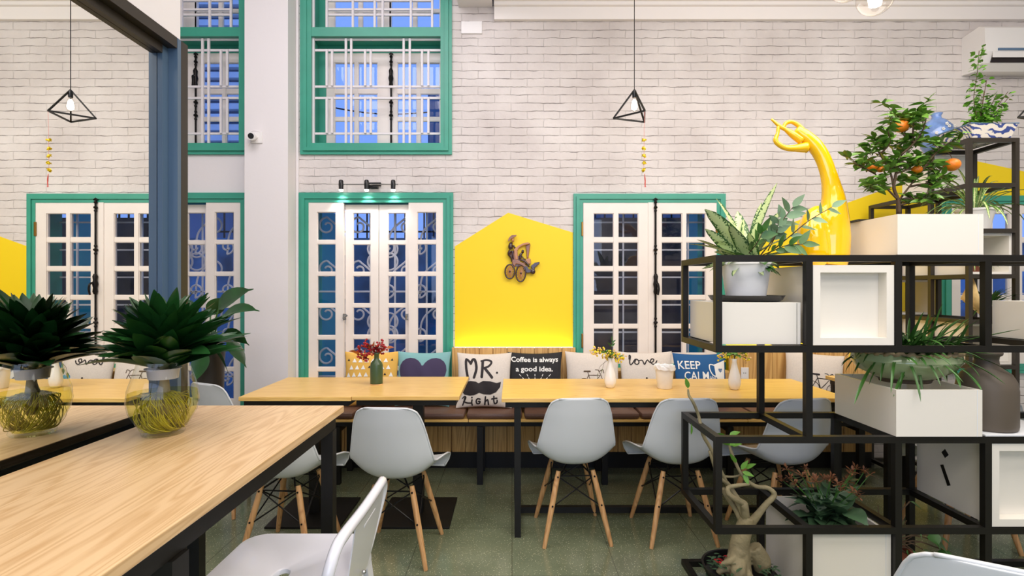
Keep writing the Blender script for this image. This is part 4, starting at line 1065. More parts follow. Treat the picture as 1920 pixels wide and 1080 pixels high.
# ------------------------------------------------------------ succulent with orange flowers in the tall planter
mat('rust_flower', (122, 76, 46), .6)
l_ = MB(); s_ = MB(); rk_ = random.Random(9); kc = Vector((1.40, 2.37, .26))
ks = thing('flowering_succulent', (1.40, 2.37, .25), 'succulent with rounded dark leaves and orange flower sprays in tall planter', 'plant')
for n_ in range(95):
    a = rk_.uniform(0, 2*PI); el = rk_.uniform(-.05, 1.25); b_ = kc+Vector((rk_.uniform(-.07, .07), rk_.uniform(-.07, .07), rk_.uniform(.03, .13)))
    l_.leaf(b_, (math.cos(a)*math.cos(el), math.sin(a)*math.cos(el), math.sin(el)), rk_.uniform(.09, .15), rk_.uniform(.06, .09), rk_.uniform(.2, .9), .1, 6, rk_.uniform(-.4, .4), 1.05)
for n_ in range(22):
    a = rk_.uniform(0, 2*PI); top = kc+Vector((rk_.uniform(-.17, .17), rk_.uniform(-.10, .08), rk_.uniform(.20, .30))); f_ = MB(); cp = catmull([kc, (kc+top)/2+Vector((rk_.uniform(-.02, .02), 0, .02)), top], 4); s_.tube(cp, .002, 5)
    for q_ in range(12):
        d = Vector((rk_.uniform(-1, 1), rk_.uniform(-1, 1), rk_.uniform(-.3, 1))).normalized(); f_.tube([top-Vector((0, 0, .004)), top+d*.012], .0012, 4); f_.leaf(top+d*.010, d, rk_.uniform(.012, .026), .010, .2, .1, 2)
    f_.build('flower_spray', 'rust_flower', ks, recalc=False)
    for q_ in range(2): l_.leaf(cp[rk_.randrange(3, 7)], (rk_.uniform(-1, 1), rk_.uniform(-1, 1), .3), .05, .03, .4, .1, 4)
s_.build('stem', 'leaf_mid', ks); l_.build('foliage', 'leaf_succulent', ks, recalc=False)

# ------------------------------------------------------------ desert rose with swollen trunk
ad_ = thing('desert_rose', (1.02, 2.37, 0), 'desert rose with swollen grey trunk and bare branches in dark pot', 'potted plant')
def A(px, py, dy=0): return P(px, py, 2.37+dy)
mb = MB(); mb.lathe([(.09, 0), (.11, .02), (.145, .10), (.150, .115), (.140, .115), (.13, .09), (.01, .085)], (1.00, 2.37, .003), 32); mb.build('pot', 'black_plastic', ad_, smooth=SM)
mb = MB()
def tb(pts, r, n=12): q_ = catmull(pts, 4); mb.tube(q_, lerpl(r, len(q_)), n)
tb([A(1388, 1085), A(1385, 1050), A(1388, 1015), A(1397, 985), A(1402, 968)], [.055, .05, .040, .036, .030])
tb([A(1360, 1090, .02), A(1372, 1058, -.01), A(1388, 1030, -.02)], [.03, .036, .03]); tb([A(1430, 1085, .02), A(1427, 1052), A(1412, 1025)], [.03, .042, .036]); tb([A(1345, 1075, -.02), A(1362, 1062, -.02), A(1385, 1050)], [.012, .02, .03])
tb([A(1385, 1095, -.05), A(1384, 1070, -.05), A(1386, 1045, -.02)], [.03, .036, .026]); tb([A(1420, 1100, -.06), A(1400, 1075, -.05)], [.012, .02]); tb([A(1378, 1046, -.035), A(1368, 1052, -.045), A(1350, 1060, -.03)], [.014, .014, .01])
tr_ = mb.build('trunk', 'bark', ad_, smooth=True)
md = tr_.modifiers.new('fuse', 'REMESH'); md.mode = 'VOXEL'; md.voxel_size = .005; md.use_smooth_shade = True
md = tr_.modifiers.new('soft', 'SMOOTH'); md.iterations = 4
mb = MB()
tb([A(1400, 978), A(1392, 955), A(1375, 925, .02), A(1362, 905, .02), A(1348, 895), A(1338, 870), A(1330, 845)], [.022, .019, .014, .011, .009, .007, .006], 8)
tb([A(1362, 905, .02), A(1350, 880), A(1332, 840), A(1318, 815), A(1310, 780, .02), A(1300, 755), A(1292, 742), A(1290, 730)], [.009, .009, .008, .008, .007, .007, .006, .004], 8)
tb([A(1398, 980), A(1396, 950, -.02), A(1392, 942, -.02), A(1370, 930, -.03), A(1365, 915, -.02), A(1385, 910, -.02), A(1405, 908, -.02)], [.020, .017, .014, .012, .010, .009, .006], 8)
tb([A(1405, 985), A(1425, 960), A(1437, 945), A(1452, 928), A(1440, 915), A(1418, 912), A(1398, 898), A(1385, 880), A(1372, 850), A(1368, 835)], [.020, .015, .013, .012, .010, .009, .008, .007, .007, .005], 8)
tb([A(1395, 985), A(1380, 955, .03), A(1362, 930, .03), A(1356, 915, .03)], [.018, .014, .012, .009], 8)
tb([A(1355, 893, .03), A(1375, 894, .03), A(1390, 890, .03)], [.006, .005, .004], 6)
mb.build('branches', 'bark', ad_, smooth=True)
l_ = MB()
for px, py, d in ((1296, 815, (.0, 0, 1)), (1290, 728, (-.2, 0, 1)), (1368, 835, (-1, 0, .5)), (1368, 835, (.9, -.2, .6)), (1368, 833, (-.3, -.6, .9)), (1372, 835, (.4, -.5, .3)), (1360, 818, (-.8, 0, .3)), (1368, 816, (.8, 0, .35)), (1390, 880, (.6, 0, .9)), (1392, 885, (1, -.3, -.2)), (1395, 888, (.3, -.4, -1)), (1380, 868, (-.4, 0, .7)), (1398, 878, (.6, -.3, .5))):
    l_.leaf(A(px, py, -.01), d, .05, .022, .2, .1, 5, .8)
l_.build('young_leaves', 'leaf_fresh', ad_, recalc=False)
l_ = MB()
for n_ in range(90):
    sd = -1 if n_ % 2 else 1; a = rk_.uniform(0, 2*PI); c0 = A(1388, 1068)+Vector((sd*rk_.uniform(.06, .14), rk_.uniform(-.1, .06), rk_.uniform(-.04, .05)))
    l_.leaf(c0, (math.cos(a), math.sin(a), rk_.uniform(0, 1)), rk_.uniform(.02, .045), rk_.uniform(.012, .02), .6, .1, 4)
l_.build('ground_leaves', 'leaf_succulent', ad_, recalc=False)
l_ = MB()
for n_ in range(26):
    a = rk_.uniform(0, 2*PI); c0 = A(1355, 1055)+Vector((rk_.uniform(-.03, .03), rk_.uniform(-.05, .02), rk_.uniform(-.04, .04))); l_.leaf(c0, (math.cos(a), math.sin(a), rk_.uniform(0, 1)), .02, .012, .4, .1, 3)
l_.build('red_leaves', 'berry', ad_, recalc=False)

# ------------------------------------------------------------ heart leaf plant on the floor at bottom right
hp = thing('heart_leaf_plant', (1.66, 2.37, 0), 'heart leaved climbing plant on floor behind front white chair', 'potted plant')
mb = MB(); mb.lathe([(.08, 0), (.105, .15), (.11, .16), (.10, .16), (.095, .14)], (1.66, 2.38, .03), 28, cap1=True); mb.build('pot', 'terracotta', hp, smooth=SM)
s_ = MB(); l_ = MB()
for px, py, wd in ((1730, 1030, .07), (1712, 1032, .05), (1750, 1012, .06), (1765, 1030, .05), (1720, 985, .04), (1745, 1000, .05), (1762, 1008, .05), (1706, 940, .05), (1696, 985, .03), (1700, 1060, .05), (1740, 1055, .05), (1718, 1060, .04)):
    e_ = P(px, py, 2.37); b_ = Vector((1.66, 2.38, .18)); s_.tube(catmull([b_, (b_+e_)/2+Vector((0, 0, .04)), e_], 4), .003, 5); l_.leaf(e_, (rk_.uniform(-.4, .8), -.5, -.3), wd*1.4, wd*1.1, .7, .08, 6, rk_.uniform(-.3, .3), 1.25)
for n_ in range(26):
    b_ = Vector((1.66, 2.38, .18)); e_ = b_+Vector((rk_.uniform(-.08, .12), rk_.uniform(-.08, .05), rk_.uniform(.05, .2))); s_.tube([b_, (b_+e_)/2+Vector((rk_.uniform(-.02, .02), 0, 0)), e_], .0018, 5)
s_.build('stem', 'twig', hp); l_.build('foliage', 'leaf_mid', hp, recalc=False)
# ------------------------------------------------------------ pillows
PA = .2
def pil_pt(s, t, side=-1, a=PA, th=.058):
    k_ = .07
    x = a*s*(1-k_*(1-t*t)*abs(s)); z = a*t*(1-k_*(1-s*s)*abs(t))
    y = side*th*(max(0, (1-s*s))**.55)*(max(0, (1-t*t))**.55)
    return Vector((x, y, z+a))
def pillow_mesh(mb, a=PA):
    N = 18; g = {}
    for side in (-1, 1):
        for i in range(N+1):
            for j in range(N+1):
                s = math.sin((-1+2*i/N)*PI/2); t = math.sin((-1+2*j/N)*PI/2)
                if i in (0, N) or j in (0, N):
                    if side == 1: g[(1, i, j)] = g[(-1, i, j)]; continue
                v = pil_pt(s, t, side, a)
                w_ = .0035*math.sin(9*s+5*t)*(1-abs(s))*(1-abs(t)); v.y += w_*side
                g[(side, i, j)] = mb.bm.verts.new(v)
    for side in (-1, 1):
        for i in range(N):
            for j in range(N):
                q_ = [g[(side, i, j)], g[(side, i+1, j)], g[(side, i+1, j+1)], g[(side, i, j+1)]]
                mb.bm.faces.new(q_ if side == -1 else q_[::-1])
def on_pillow(u, v, lift=.0012):
    """u,v in 0..1 from the top left of the pillow's front"""
    s = (u-.5)*2; t = (.5-v)*2
    s = max(-.985, min(.985, s)); t = max(-.985, min(.985, t))
    p = pil_pt(s, t); p.y += .0035*math.sin(9*s+5*t)*(1-abs(s))*(1-abs(t))*-1-lift-.0008
    return p
def print_poly(mb, polys, maxlen=.035):
    for poly in polys:
        bm2 = bmesh.new(); vs = [bm2.verts.new((u, v, 0)) for u, v in poly]; bm2.faces.new(vs)
        bmesh.ops.triangulate(bm2, faces=bm2.faces)
        for _ in range(5):
            es = [e for e in bm2.edges if e.calc_length() > maxlen]
            if not es: break
            bmesh.ops.subdivide_edges(bm2, edges=es, cuts=1); bmesh.ops.triangulate(bm2, faces=bm2.faces)
        mp = {v: mb.bm.verts.new(on_pillow(v.co.x, v.co.y)) for v in bm2.verts}
        for f in bm2.faces:
            try: mb.bm.faces.new([mp[v] for v in f.verts])
            except ValueError: pass
        bm2.free()
def stroke(mb, pts, w_, k_=6, smooth=True):
    q_ = catmull([(p[0], p[1], 0) for p in pts], k_) if smooth and len(pts) > 2 else [Vector((p[0], p[1], 0)) for p in pts]
    if not smooth or len(pts) == 2:
        o2 = []
        for a, b_ in zip(q_, q_[1:]):
            for i in range(6): o2.append(a.lerp(b_, i/6))
        q_ = o2+[q_[-1]]
    A = []; B = []
    for i, p in enumerate(q_):
        t = (q_[min(i+1, len(q_)-1)]-q_[max(i-1, 0)]); t = t.normalized() if t.length > 1e-6 else Vector((1, 0, 0)); n = Vector((-t.y, t.x, 0))*w_/2
        A.append(mb.bm.verts.new(on_pillow(p.x+n.x, p.y+n.y))); B.append(mb.bm.verts.new(on_pillow(p.x-n.x, p.y-n.y)))
    for i in range(len(A)-1): mb.bm.faces.new((A[i], B[i], B[i+1], A[i+1]))
    for c_ in (q_[0], q_[-1]): disc(mb, c_.x, c_.y, w_/2)
def disc(mb, u, v, r, n=12):
    mb.bm.faces.new([mb.bm.verts.new(on_pillow(u+r*math.cos(2*PI*k/n), v+r*math.sin(2*PI*k/n), .0014)) for k in range(n)])
def text_polys(mb, s, u0, v0, width, height=None, bold=0.):
    """lettering laid on the pillow, top-left at u0,v0"""
    cu = bpy.data.curves.new('t', 'FONT'); cu.body = s; cu.size = 1; cu.offset = bold; cu.resolution_u = 3
    ob = bpy.data.objects.new('t', cu); C.objects.link(ob); bpy.context.view_layer.update()
    me = bpy.data.meshes.new_from_object(ob.evaluated_get(bpy.context.evaluated_depsgraph_get()))
    bpy.data.objects.remove(ob)
    xs = [v.co.x for v in me.vertices]; ys = [v.co.y for v in me.vertices]; kx = width/(max(xs)-min(xs)); ky = (height/(max(ys)-min(ys))) if height else kx
    bm2 = bmesh.new(); bm2.from_mesh(me); bmesh.ops.triangulate(bm2, faces=bm2.faces)
    for _ in range(3):
        es = [e for e in bm2.edges if e.calc_length()*kx > .04]
        if es: bmesh.ops.subdivide_edges(bm2, edges=es, cuts=1); bmesh.ops.triangulate(bm2, faces=bm2.faces)
    x0, y1 = min(xs), max(ys); mp = {v: mb.bm.verts.new(on_pillow(u0+(v.co.x-x0)*kx, v0+(y1-v.co.y)*ky)) for v in bm2.verts}
    for f in bm2.faces:
        try: mb.bm.faces.new([mp[v] for v in f.verts])
        except ValueError: pass
    bm2.free(); bpy.data.meshes.remove(me)
def pillow(px, lb, m, rz=0, tilt=-13, roll=0, y=3.86, z=.4915, s=1.):
    o = thing('pillow', ((px-960)*y/1000, y, z), lb, 'pillow', 'pillows on the wall bench'); o.rotation_euler = (math.radians(tilt), math.radians(roll), math.radians(rz)); o.scale = (s, s, s)
    mb = MB(); pillow_mesh(mb)
    # local build: offset back by the parent location
    bmesh.ops.translate(mb.bm, verts=mb.bm.verts, vec=wloc(o)); mb.build('cover', m, o, smooth=True)
    return o
def prt(o, fn, m, name='printed_pattern'):
    mb = MB(); fn(mb); bmesh.ops.translate(mb.bm, verts=mb.bm.verts, vec=wloc(o)); return mb.build(name, m, o, recalc=False)
# mustard triangles
o = pillow(694, 'mustard yellow pillow printed with rows of small triangles', 'mustard_cloth', 4)
def tri(mb, dark):
    for r_ in range(6):
        for c_ in range(8):
            isd = (c_*3+r_*5) % 7 == 0
            u = .08+c_*.115+(.0575 if r_ % 2 else 0); v = .12+r_*.135
            if u > .92: continue
            if dark and isd: print_poly(mb, [[(u-.025, v+.055), (u+.025, v+.055), (u, v+.01)]])
            if not dark and not isd: print_poly(mb, [[(u-.042, v+.08), (u+.042, v+.08), (u, v)]])
prt(o, lambda mb: tri(mb, False), 'white_print'); prt(o, lambda mb: tri(mb, True), 'ink')
# teal with navy heart
o = pillow(791, 'teal pillow with a big dark navy heart', 'teal_cloth', -3)
def heart(cx, cy, w_, h_, n=40):
    out = []
    for i in range(n):
        a = 2*PI*i/n; x = 16*math.sin(a)**3; y = 13*math.cos(a)-5*math.cos(2*a)-2*math.cos(3*a)-math.cos(4*a); out.append((cx+x/32*w_, cy-(y+2.5)/29*h_))
    return out
prt(o, lambda mb: print_poly(mb, [heart(.5, .54, .92, .86)]), 'navy_cloth')
# MR. RIGHT
o = pillow(907, 'cream pillow lettered MR. Right with a black moustache', 'linen', 0, -14, y=3.80)
zz = lambda L: [((x-131)/756, (y-193)/740) for x, y in L]
def mr(mb):
    w_ = .048
    stroke(mb, zz([(290, 560), (262, 430), (255, 330), (262, 285)]), w_, smooth=True); stroke(mb, zz([(262, 285), (290, 300), (325, 345)]), w_*.9); stroke(mb, zz([(325, 345), (350, 290), (378, 285), (400, 350), (405, 430), (375, 535)]), w_)
    stroke(mb, zz([(492, 305), (490, 420), (482, 530)]), w_); stroke(mb, zz([(475, 305), (540, 290), (600, 305), (608, 340), (570, 385), (505, 410)]), w_*.8); stroke(mb, zz([(520, 410), (570, 470), (622, 535)]), w_)
    disc(mb, *zz([(693, 472)])[0], .02)
    n = .026
    stroke(mb, zz([(250, 800), (240, 850), (225, 900)]), n); stroke(mb, zz([(215, 810), (245, 782), (265, 800), (250, 840), (232, 855)]), n*.8); stroke(mb, zz([(240, 855), (290, 875), (340, 880)]), n)
    stroke(mb, zz([(352, 835), (348, 870), (355, 910)]), n); disc(mb, *zz([(350, 803)])[0], .016)
    stroke(mb, zz([(462, 828), (430, 822), (410, 850), (420, 890), (450, 890), (462, 862), (440, 860)]), n)
    stroke(mb, zz([(535, 795), (530, 850), (525, 905)]), n); stroke(mb, zz([(530, 865), (560, 835), (570, 860), (575, 905)]), n)
    stroke(mb, zz([(650, 785), (648, 850), (660, 890), (690, 870), (693, 840)]), n); stroke(mb, zz([(620, 825), (655, 815), (690, 812)]), n)
    print_poly(mb, [zz([(175, 600), (240, 590), (330, 583), (400, 590), (440, 612), (500, 582), (600, 588), (690, 608), (752, 592), (740, 660), (680, 730), (600, 765), (520, 762), (450, 740), (380, 772), (320, 776), (240, 760), (185, 700)])])
prt(o, mr, 'ink', 'printed_lettering')
# Coffee
o = pillow(1004, 'black pillow lettered Coffee is always a good idea', 'black_cloth', 0, y=3.83)
def cof(mb):
    text_polys(mb, 'Coffee is always', .05, .085, .88, .13, .022); text_polys(mb, 'a good idea.', .13, .27, .70, .125, .022)
    for k_ in range(5):
        u = .20+k_*.145; sg = (k_-2)*-.03
        for q_ in range(4): stroke(mb, [(u+sg*q_, .42+q_*.06), (u+sg*(q_+.5), .42+q_*.06+.03)], .012, smooth=False)
prt(o, cof, 'white_print', 'printed_lettering')
# scooter pillow
o = pillow(1112, 'plain linen pillow with small brown bicycle drawing, left of yellow flowers', 'linen', -3)
def wheel(mb, u, v, r, w_=.012): stroke(mb, [(u+r*math.cos(2*PI*i/16), v+r*math.sin(2*PI*i/16)) for i in range(17)], w_)
def bike(mb, ox=0, oy=0, k_=1.):
    q_ = lambda L: [(ox+x*k_, oy+y*k_) for x, y in L]
    wheel(mb, ox+.25*k_, oy+.72*k_, .15*k_, .01); wheel(mb, ox+.70*k_, oy+.74*k_, .16*k_, .01)
    stroke(mb, q_([(.25, .72), (.42, .72), (.6, .5), (.35, .5), (.25, .72)]), .012, smooth=False); stroke(mb, q_([(.42, .72), (.33, .43)]), .012); stroke(mb, q_([(.7, .74), (.58, .42), (.50, .38)]), .012); stroke(mb, q_([(.26, .42), (.38, .42)]), .03); stroke(mb, q_([(.58, .42), (.66, .38), (.68, .45)]), .014)
    for i in range(8):
        a = i*PI/4; stroke(mb, [(ox+.70*k_, oy+.74*k_), (ox+(.70+.15*math.cos(a))*k_, oy+(.74+.15*math.sin(a))*k_)], .004)
prt(o, lambda mb: bike(mb, .12, .02, .85), 'twig')
# love
o = pillow(1216, 'linen pillow with handwritten word love', 'linen', 2)
def love(mb):
    w_ = .022; f = lambda L: [((x-440)/320*.98+.0, (y-150)/290) for x, y in L]
    stroke(mb, f([(495, 190), (500, 168), (506, 175), (496, 205), (500, 222), (516, 210)]), w_)
    stroke(mb, f([(516, 210), (530, 192), (545, 192), (552, 208), (540, 220), (526, 212), (534, 194)]), w_)
    stroke(mb, f([(552, 198), (572, 196), (578, 208), (584, 220), (598, 200), (606, 194)]), w_)
    stroke(mb, f([(606, 194), (620, 210), (638, 204), (644, 192), (632, 188), (622, 202), (632, 218), (650, 216), (662, 200)]), w_)
    disc(mb, .46, .50, .018); disc(mb, .60, .55, .016)
    stroke(mb, [(.2, .66), (.3, .58), (.42, .66), (.5, .58), (.62, .66)], w_); stroke(mb, [(.62, .66), (.7, .58), (.8, .66)], w_)
prt(o, love, 'ink', 'printed_lettering'); prt(o, lambda mb: print_poly(mb, [heart(.80, .52, .2, .17)]), 'heart_blue', 'printed_heart')
# keep calm
o = pillow(1317, 'blue pillow lettered KEEP CALM AND with white mug print', 'blue_cloth', -2, s=.97)
def keep(mb):
    text_polys(mb, 'KEEP', .06, .15, .42, .16, .01); text_polys(mb, 'CALM', .16, .36, .46, .16, .01); text_polys(mb, 'AND', .63, .44, .16, .08, .006)
    print_poly(mb, [[(.74, .22), (.97, .14), (.97, .30), (.95, .50), (.86, .54), (.76, .46)]])
    stroke(mb, [(.76, .24), (.66, .22), (.65, .32), (.70, .42), (.77, .45)], .022)
prt(o, keep, 'white_print', 'printed_lettering'); prt(o, lambda mb: print_poly(mb, [heart(.865, .34, .09, .09)]), 'blue_cloth', 'printed_heart')
# bicycle pillow by the planter
o = pillow(1524, 'linen pillow with black bicycle print at right end of bench', 'linen', -14, -15, 6, y=3.84)
prt(o, lambda mb: bike(mb, .22, .06, .85), 'ink')

# ------------------------------------------------------------ things on the tables
def stemmed(name, lb, c, stems, cat, leafm, fm, fr, nfl, lsz=.035, seed=1, lf=4, two=None, fz=1):
    rn = random.Random(seed); o = thing(name, c, lb, cat); s_ = MB(); l_ = MB(); f_ = MB(); f2 = MB()
    for e in stems:
        c0 = Vector(c); cp = catmull([c0, c0+Vector((0, 0, .03)), (c0+e)/2+Vector((0, 0, .02)), e], 4); s_.tube(cp, .0014, 5)
        for q_ in range(lf):
            a = rn.uniform(0, 2*PI); l_.leaf(cp[rn.randrange(len(cp)//2, len(cp))], (math.cos(a), math.sin(a), rn.uniform(-.3, .6)), lsz*rn.uniform(.7, 1.3), lsz*.45, .5, .1, 4, rn.uniform(-.8, .8))
        for q_ in range(nfl):
            d = Vector((rn.gauss(0, 1), rn.gauss(0, 1), rn.gauss(0, .8)))*.013; p = e+d; (f2 if two and rn.random() < .45 else f_).ball(p, fr*rn.uniform(.8, 1.15), 7); s_.tube([cp[-2], p], .0008, 4)
    s_.build('stem', 'twig', o); l_.build('leaves', leafm, o, recalc=False); f_.build('blossom', fm, o, smooth=True)
    if two: f2.build('blossom', two, o, smooth=True)
    else: f2.bm.free()
    return o
def white_vase(px, base, d, lb):
    z = HT+.0005; x = (px-960)*d/1000
    mb = MB(); prof = [(.018, 0), (.026, .004), (.034, .03), (.035, .05), (.030, .085), (.019, .125), (.0125, .16), (.014, .178), (.0115, .178), (.0105, .16)]
    n = 28; rings = []
    for r_, zz_ in prof: rings.append([mb.bm.verts.new((x+r_*(1+.045*math.cos(5*(2*PI*k/n)+zz_*26))*math.cos(2*PI*k/n), d+r_*(1+.045*math.cos(5*(2*PI*k/n)+zz_*26))*math.sin(2*PI*k/n), z+zz_)) for k in range(n)])
    for i in range(len(rings)-1):
        for k in range(n): mb.bm.faces.new((rings[i][k], rings[i][(k+1) % n], rings[i+1][(k+1) % n], rings[i+1][k]))
    mb.bm.faces.new(rings[0][::-1])
    tag(mb.build('bud_vase', 'white_ceramic', smooth=True), lb, 'vase'); return Vector((x, d, z+.17))
dv = 3.17
c = white_vase(1144, 727, dv, 'white twisted bud vase left of the frosted bucket')
F = lambda px, py, dy=0: P(px, py, dv+dy)
stemmed('yellow_flowers', 'yellow berry flowers with upright leafy sprig, left of bucket', c, [F(1118, 663), F(1128, 657, .03), F(1140, 664, -.03), F(1113, 660, .02), F(1150, 668), F(1160, 675, -.02), F(1165, 670, .03), F(1138, 672, .05), F(1153, 660)], 'flowers', 'leaf_citrus', 'yellow_flower', .0062, 12, .036, 4, 3, 'cream_flower')
o = thing('green_sprig', c, 'small leafy sprig standing above the yellow flowers', 'sprig')
s_ = MB(); l_ = MB(); cp = catmull([c, F(1146, 672), F(1146, 650), F(1147, 640)], 4); s_.tube(cp, .0013, 5)
for p, d in ((cp[-1], (0, 0, 1)), (cp[-3], (.8, 0, .8)), (cp[-5], (-.6, 0, .9)), (cp[-5], (.7, .2, .7)), (cp[-7], (-.8, -.3, .6))): l_.leaf(p, d, .034, .014, .2, .1, 4, .8)
for px, py, dx in ((1122, 698, 0), (1130, 690, 0)): s_.tube(catmull([c, F(px+4, py-12), F(px, py)], 3), .001, 4); l_.leaf(F(px, py), (-.2, -.2, -1), .04, .02, 0, .1, 4, .8)
s_.build('stem', 'twig', o); l_.build('leaves', 'leaf_mid', o, recalc=False)
dv = 3.11
c = white_vase(1377, 731, dv, 'white twisted bud vase in front of the KEEP CALM pillow')
stemmed('yellow_flowers', 'yellow blossoms and leaves in vase beside KEEP CALM pillow', c, [F(1358, 668), F(1370, 663, .03), F(1385, 660, -.03), F(1400, 672), F(1395, 664, .03), F(1360, 662, .03), F(1378, 668, .04), F(1352, 672, -.02)], 'flowers', 'leaf_fresh', 'yellow_flower', .006, 8, .034, 7, 4, 'cream_flower')
# frosted bucket with tissue
x = (1246-960)*3.15/1000
bk = thing('frosted_bucket', (x, 3.15, HT), 'frosted white plastic bucket holding crumpled wrap on right table', 'bucket')
mb = MB(); mb.lathe([(.040, .0008), (.043, .004), (.054, .118), (.057, .12), (.057, .126), (.052, .126), (.041, .008)], (x, 3.15, HT), 32); mb.build('bucket_body', 'frosted', bk, smooth=SM)
mb = MB(); N = 26; rn = random.Random(4); rows = []
for r_, zz_ in ((.048, .10), (.053, .132), (.058, .139), (.06, .128), (.062, .112)):
    rows.append([mb.bm.verts.new((x+(r_+rn.uniform(-.003, .003))*math.cos(2*PI*k/N), 3.15+(r_+rn.uniform(-.003, .003))*math.sin(2*PI*k/N), HT+zz_+rn.uniform(-.005, .005))) for k in range(N)])
for A_, B_ in zip(rows, rows[1:]):
    for k in range(N): mb.bm.faces.new((A_[k], A_[(k+1) % N], B_[(k+1) % N], B_[k]))
mb.build('wrap', 'frosted', bk)
# green bottle with berries
x = (706-960)*3.22/1000; z = HL+.0005
gb = thing('green_bottle', (x, 3.22, z), 'dark green glass-like bottle vase on left table', 'vase')
mb = MB(); mb.lathe([(.030, .004), (.037, .006), (.0375, .012), (.0375, .115), (.034, .13), (.018, .148), (.0145, .155), (.0145, .18), (.018, .182), (.018, .192), (.013, .192), (.012, .17)], (x, 3.22, z), 32); mb.build('bottle_body', 'bottle_green', gb, smooth=True)
mb = MB(); mb.lathe([(.034, 0), (.038, .001), (.038, .0055)], (x, 3.22, z), 32); mb.build('foot_ring', 'cream_flower', gb)
dv = 3.22; F = lambda px, py, dy=0: P(px, py, dv+dy); c = Vector((x, 3.22, z+.185))
stemmed('red_berries', 'red berry sprays with autumn leaves in the green bottle', c, [F(680, 648), F(690, 652, .03), F(700, 656), F(712, 646, -.03), F(720, 650), F(672, 658, .02), F(684, 672), F(690, 664, -.04), F(676, 668, .03), F(706, 662, .04), F(718, 656, .03), F(686, 645)], 'flowers', 'leaf_autumn' if False else 'berry', 'berry', .0065, 11, .03, 2, 6)
mat('autumn', (176, 96, 34), .5, noise=.4, nscale=30)
o = thing('autumn_leaves', c, 'orange and green autumn leaves among the red berries', 'leaves')
l_ = MB()
for px, py, d in ((692, 655, (-.2, 0, 1)), (725, 652, (1, 0, .2)), (668, 660, (-1, -.2, .3)), (674, 664, (-.8, -.3, .5)), (700, 650, (.2, -.4, .8)), (712, 660, (.7, -.4, .4)), (690, 668, (-.5, -.5, .2)), (705, 655, (-.3, .5, .8))): l_.leaf(F(px, py), d, .045, .022, .3, .1, 5, .8)
l_.build('leaves', 'autumn', o, recalc=False)
mb = MB(); mb.tube([c, F(700, 662)], .001, 4); mb.tube([c, F(688, 664)], .001, 4); mb.build('stem', 'twig', o)
# wall socket above bench
mb = MB(); mb.box(.0, .058, -.006, 0, 0, .085, .002); bmesh.ops.translate(mb.bm, verts=mb.bm.verts, vec=(1.715, 3.999, .67))
so = thing('wall_socket', (1.744, 3.998, .67), 'white power socket on wood bench back right of KEEP CALM pillow', 'socket'); mb.build('face_plate', 'plastic_white', so)
for k in (0, 1): mb = MB(); mb.ball((1.735+k*.014, 3.9925, .714), .003, 8); mb.build('socket_hole', 'ink', so)

# ------------------------------------------------------------ glass bowl with leafy plant on the counter table
bx, by, bz = -.897, 1.372, HN+.0008
gl = thing('glass_bowl', (bx, by, bz), 'round clear glass bowl vase with water and roots on counter table', 'vase')
prof = [(.0, .004), (.036, .004), (.046, .0), (.050, .006), (.046, .014), (.060, .028), (.076, .058), (.0815, .085), (.079, .115), (.068, .150), (.059, .178), (.0575, .186)]
mb = MB(); mb.lathe(prof, (bx, by, bz), 48, cap0=False); inner = [(r_-.003 if r_ > .01 else r_, z_+(.006 if z_ < .02 else 0)) for r_, z_ in prof[::-1]]
mb.build('glass_wall', 'clear_glass', gl, smooth=True)
mb = MB(); mb.tube([(bx+.058*math.cos(2*PI*k/40), by+.058*math.sin(2*PI*k/40), bz+.186) for k in range(40)], .0018, 6, closed=True); mb.build('rim', 'clear_glass', gl, smooth=True)
mb = MB(); mb.lathe([(.001, .008), (.040, .010), (.057, .028), (.073, .058), (.0785, .085), (.0765, .108), (.001, .109)], (bx, by, bz), 40, cap0=False); mb.build('water', 'water', gl, smooth=SM)
mat('plastic_collar', (226, 230, 236), .3, Transmission_Weight=.3)
mb = MB(); mb.lathe([(.034, .142), (.037, .166), (.042, .167), (.042, .169), (.035, .169), (.032, .142)], (bx, by, bz), 30, cap0=False); mb.build('plastic_collar', 'plastic_collar', gl, smooth=SM)
dp = thing('leafy_plant', (bx, by, bz+.02), 'dense dark green leafy plant growing in glass bowl, yellow roots below', 'plant')
mat('root', (178, 168, 44), .5, noise=.4, nscale=30)
rn = random.Random(21); mb = MB()
for k in range(120):
    a = rn.uniform(0, 2*PI); r1 = rn.uniform(.03, .068); z1 = rn.uniform(.02, .08)
    pts = [Vector((bx+.01*math.cos(a), by+.01*math.sin(a), bz+.105)), Vector((bx+r1*.6*math.cos(a+.3), by+r1*.6*math.sin(a+.3), bz+.10)), Vector((bx+r1*math.cos(a+.5), by+r1*math.sin(a+.5), bz+z1+.02)), Vector((bx+r1*.8*math.cos(a+1.1), by+r1*.8*math.sin(a+1.1), bz+max(.016, z1-.03))), Vector((bx+r1*.5*math.cos(a+1.9), by+r1*.5*math.sin(a+1.9), bz+.014))]
    mb.tube(catmull(pts, 4), rn.uniform(.0006, .0014), 4)
mb.build('roots', 'root', dp, smooth=True)
mb = MB(); mb.tube(catmull([(bx, by, bz+.05), (bx, by, bz+.10), (bx+.003, by, bz+.14), (bx, by, bz+.24)], 4), lerpl([.012, .017, .010, .010], 13), 10); mb.build('stem', 'bark', dp, smooth=True)
l_ = MB(); l_.pw = .6
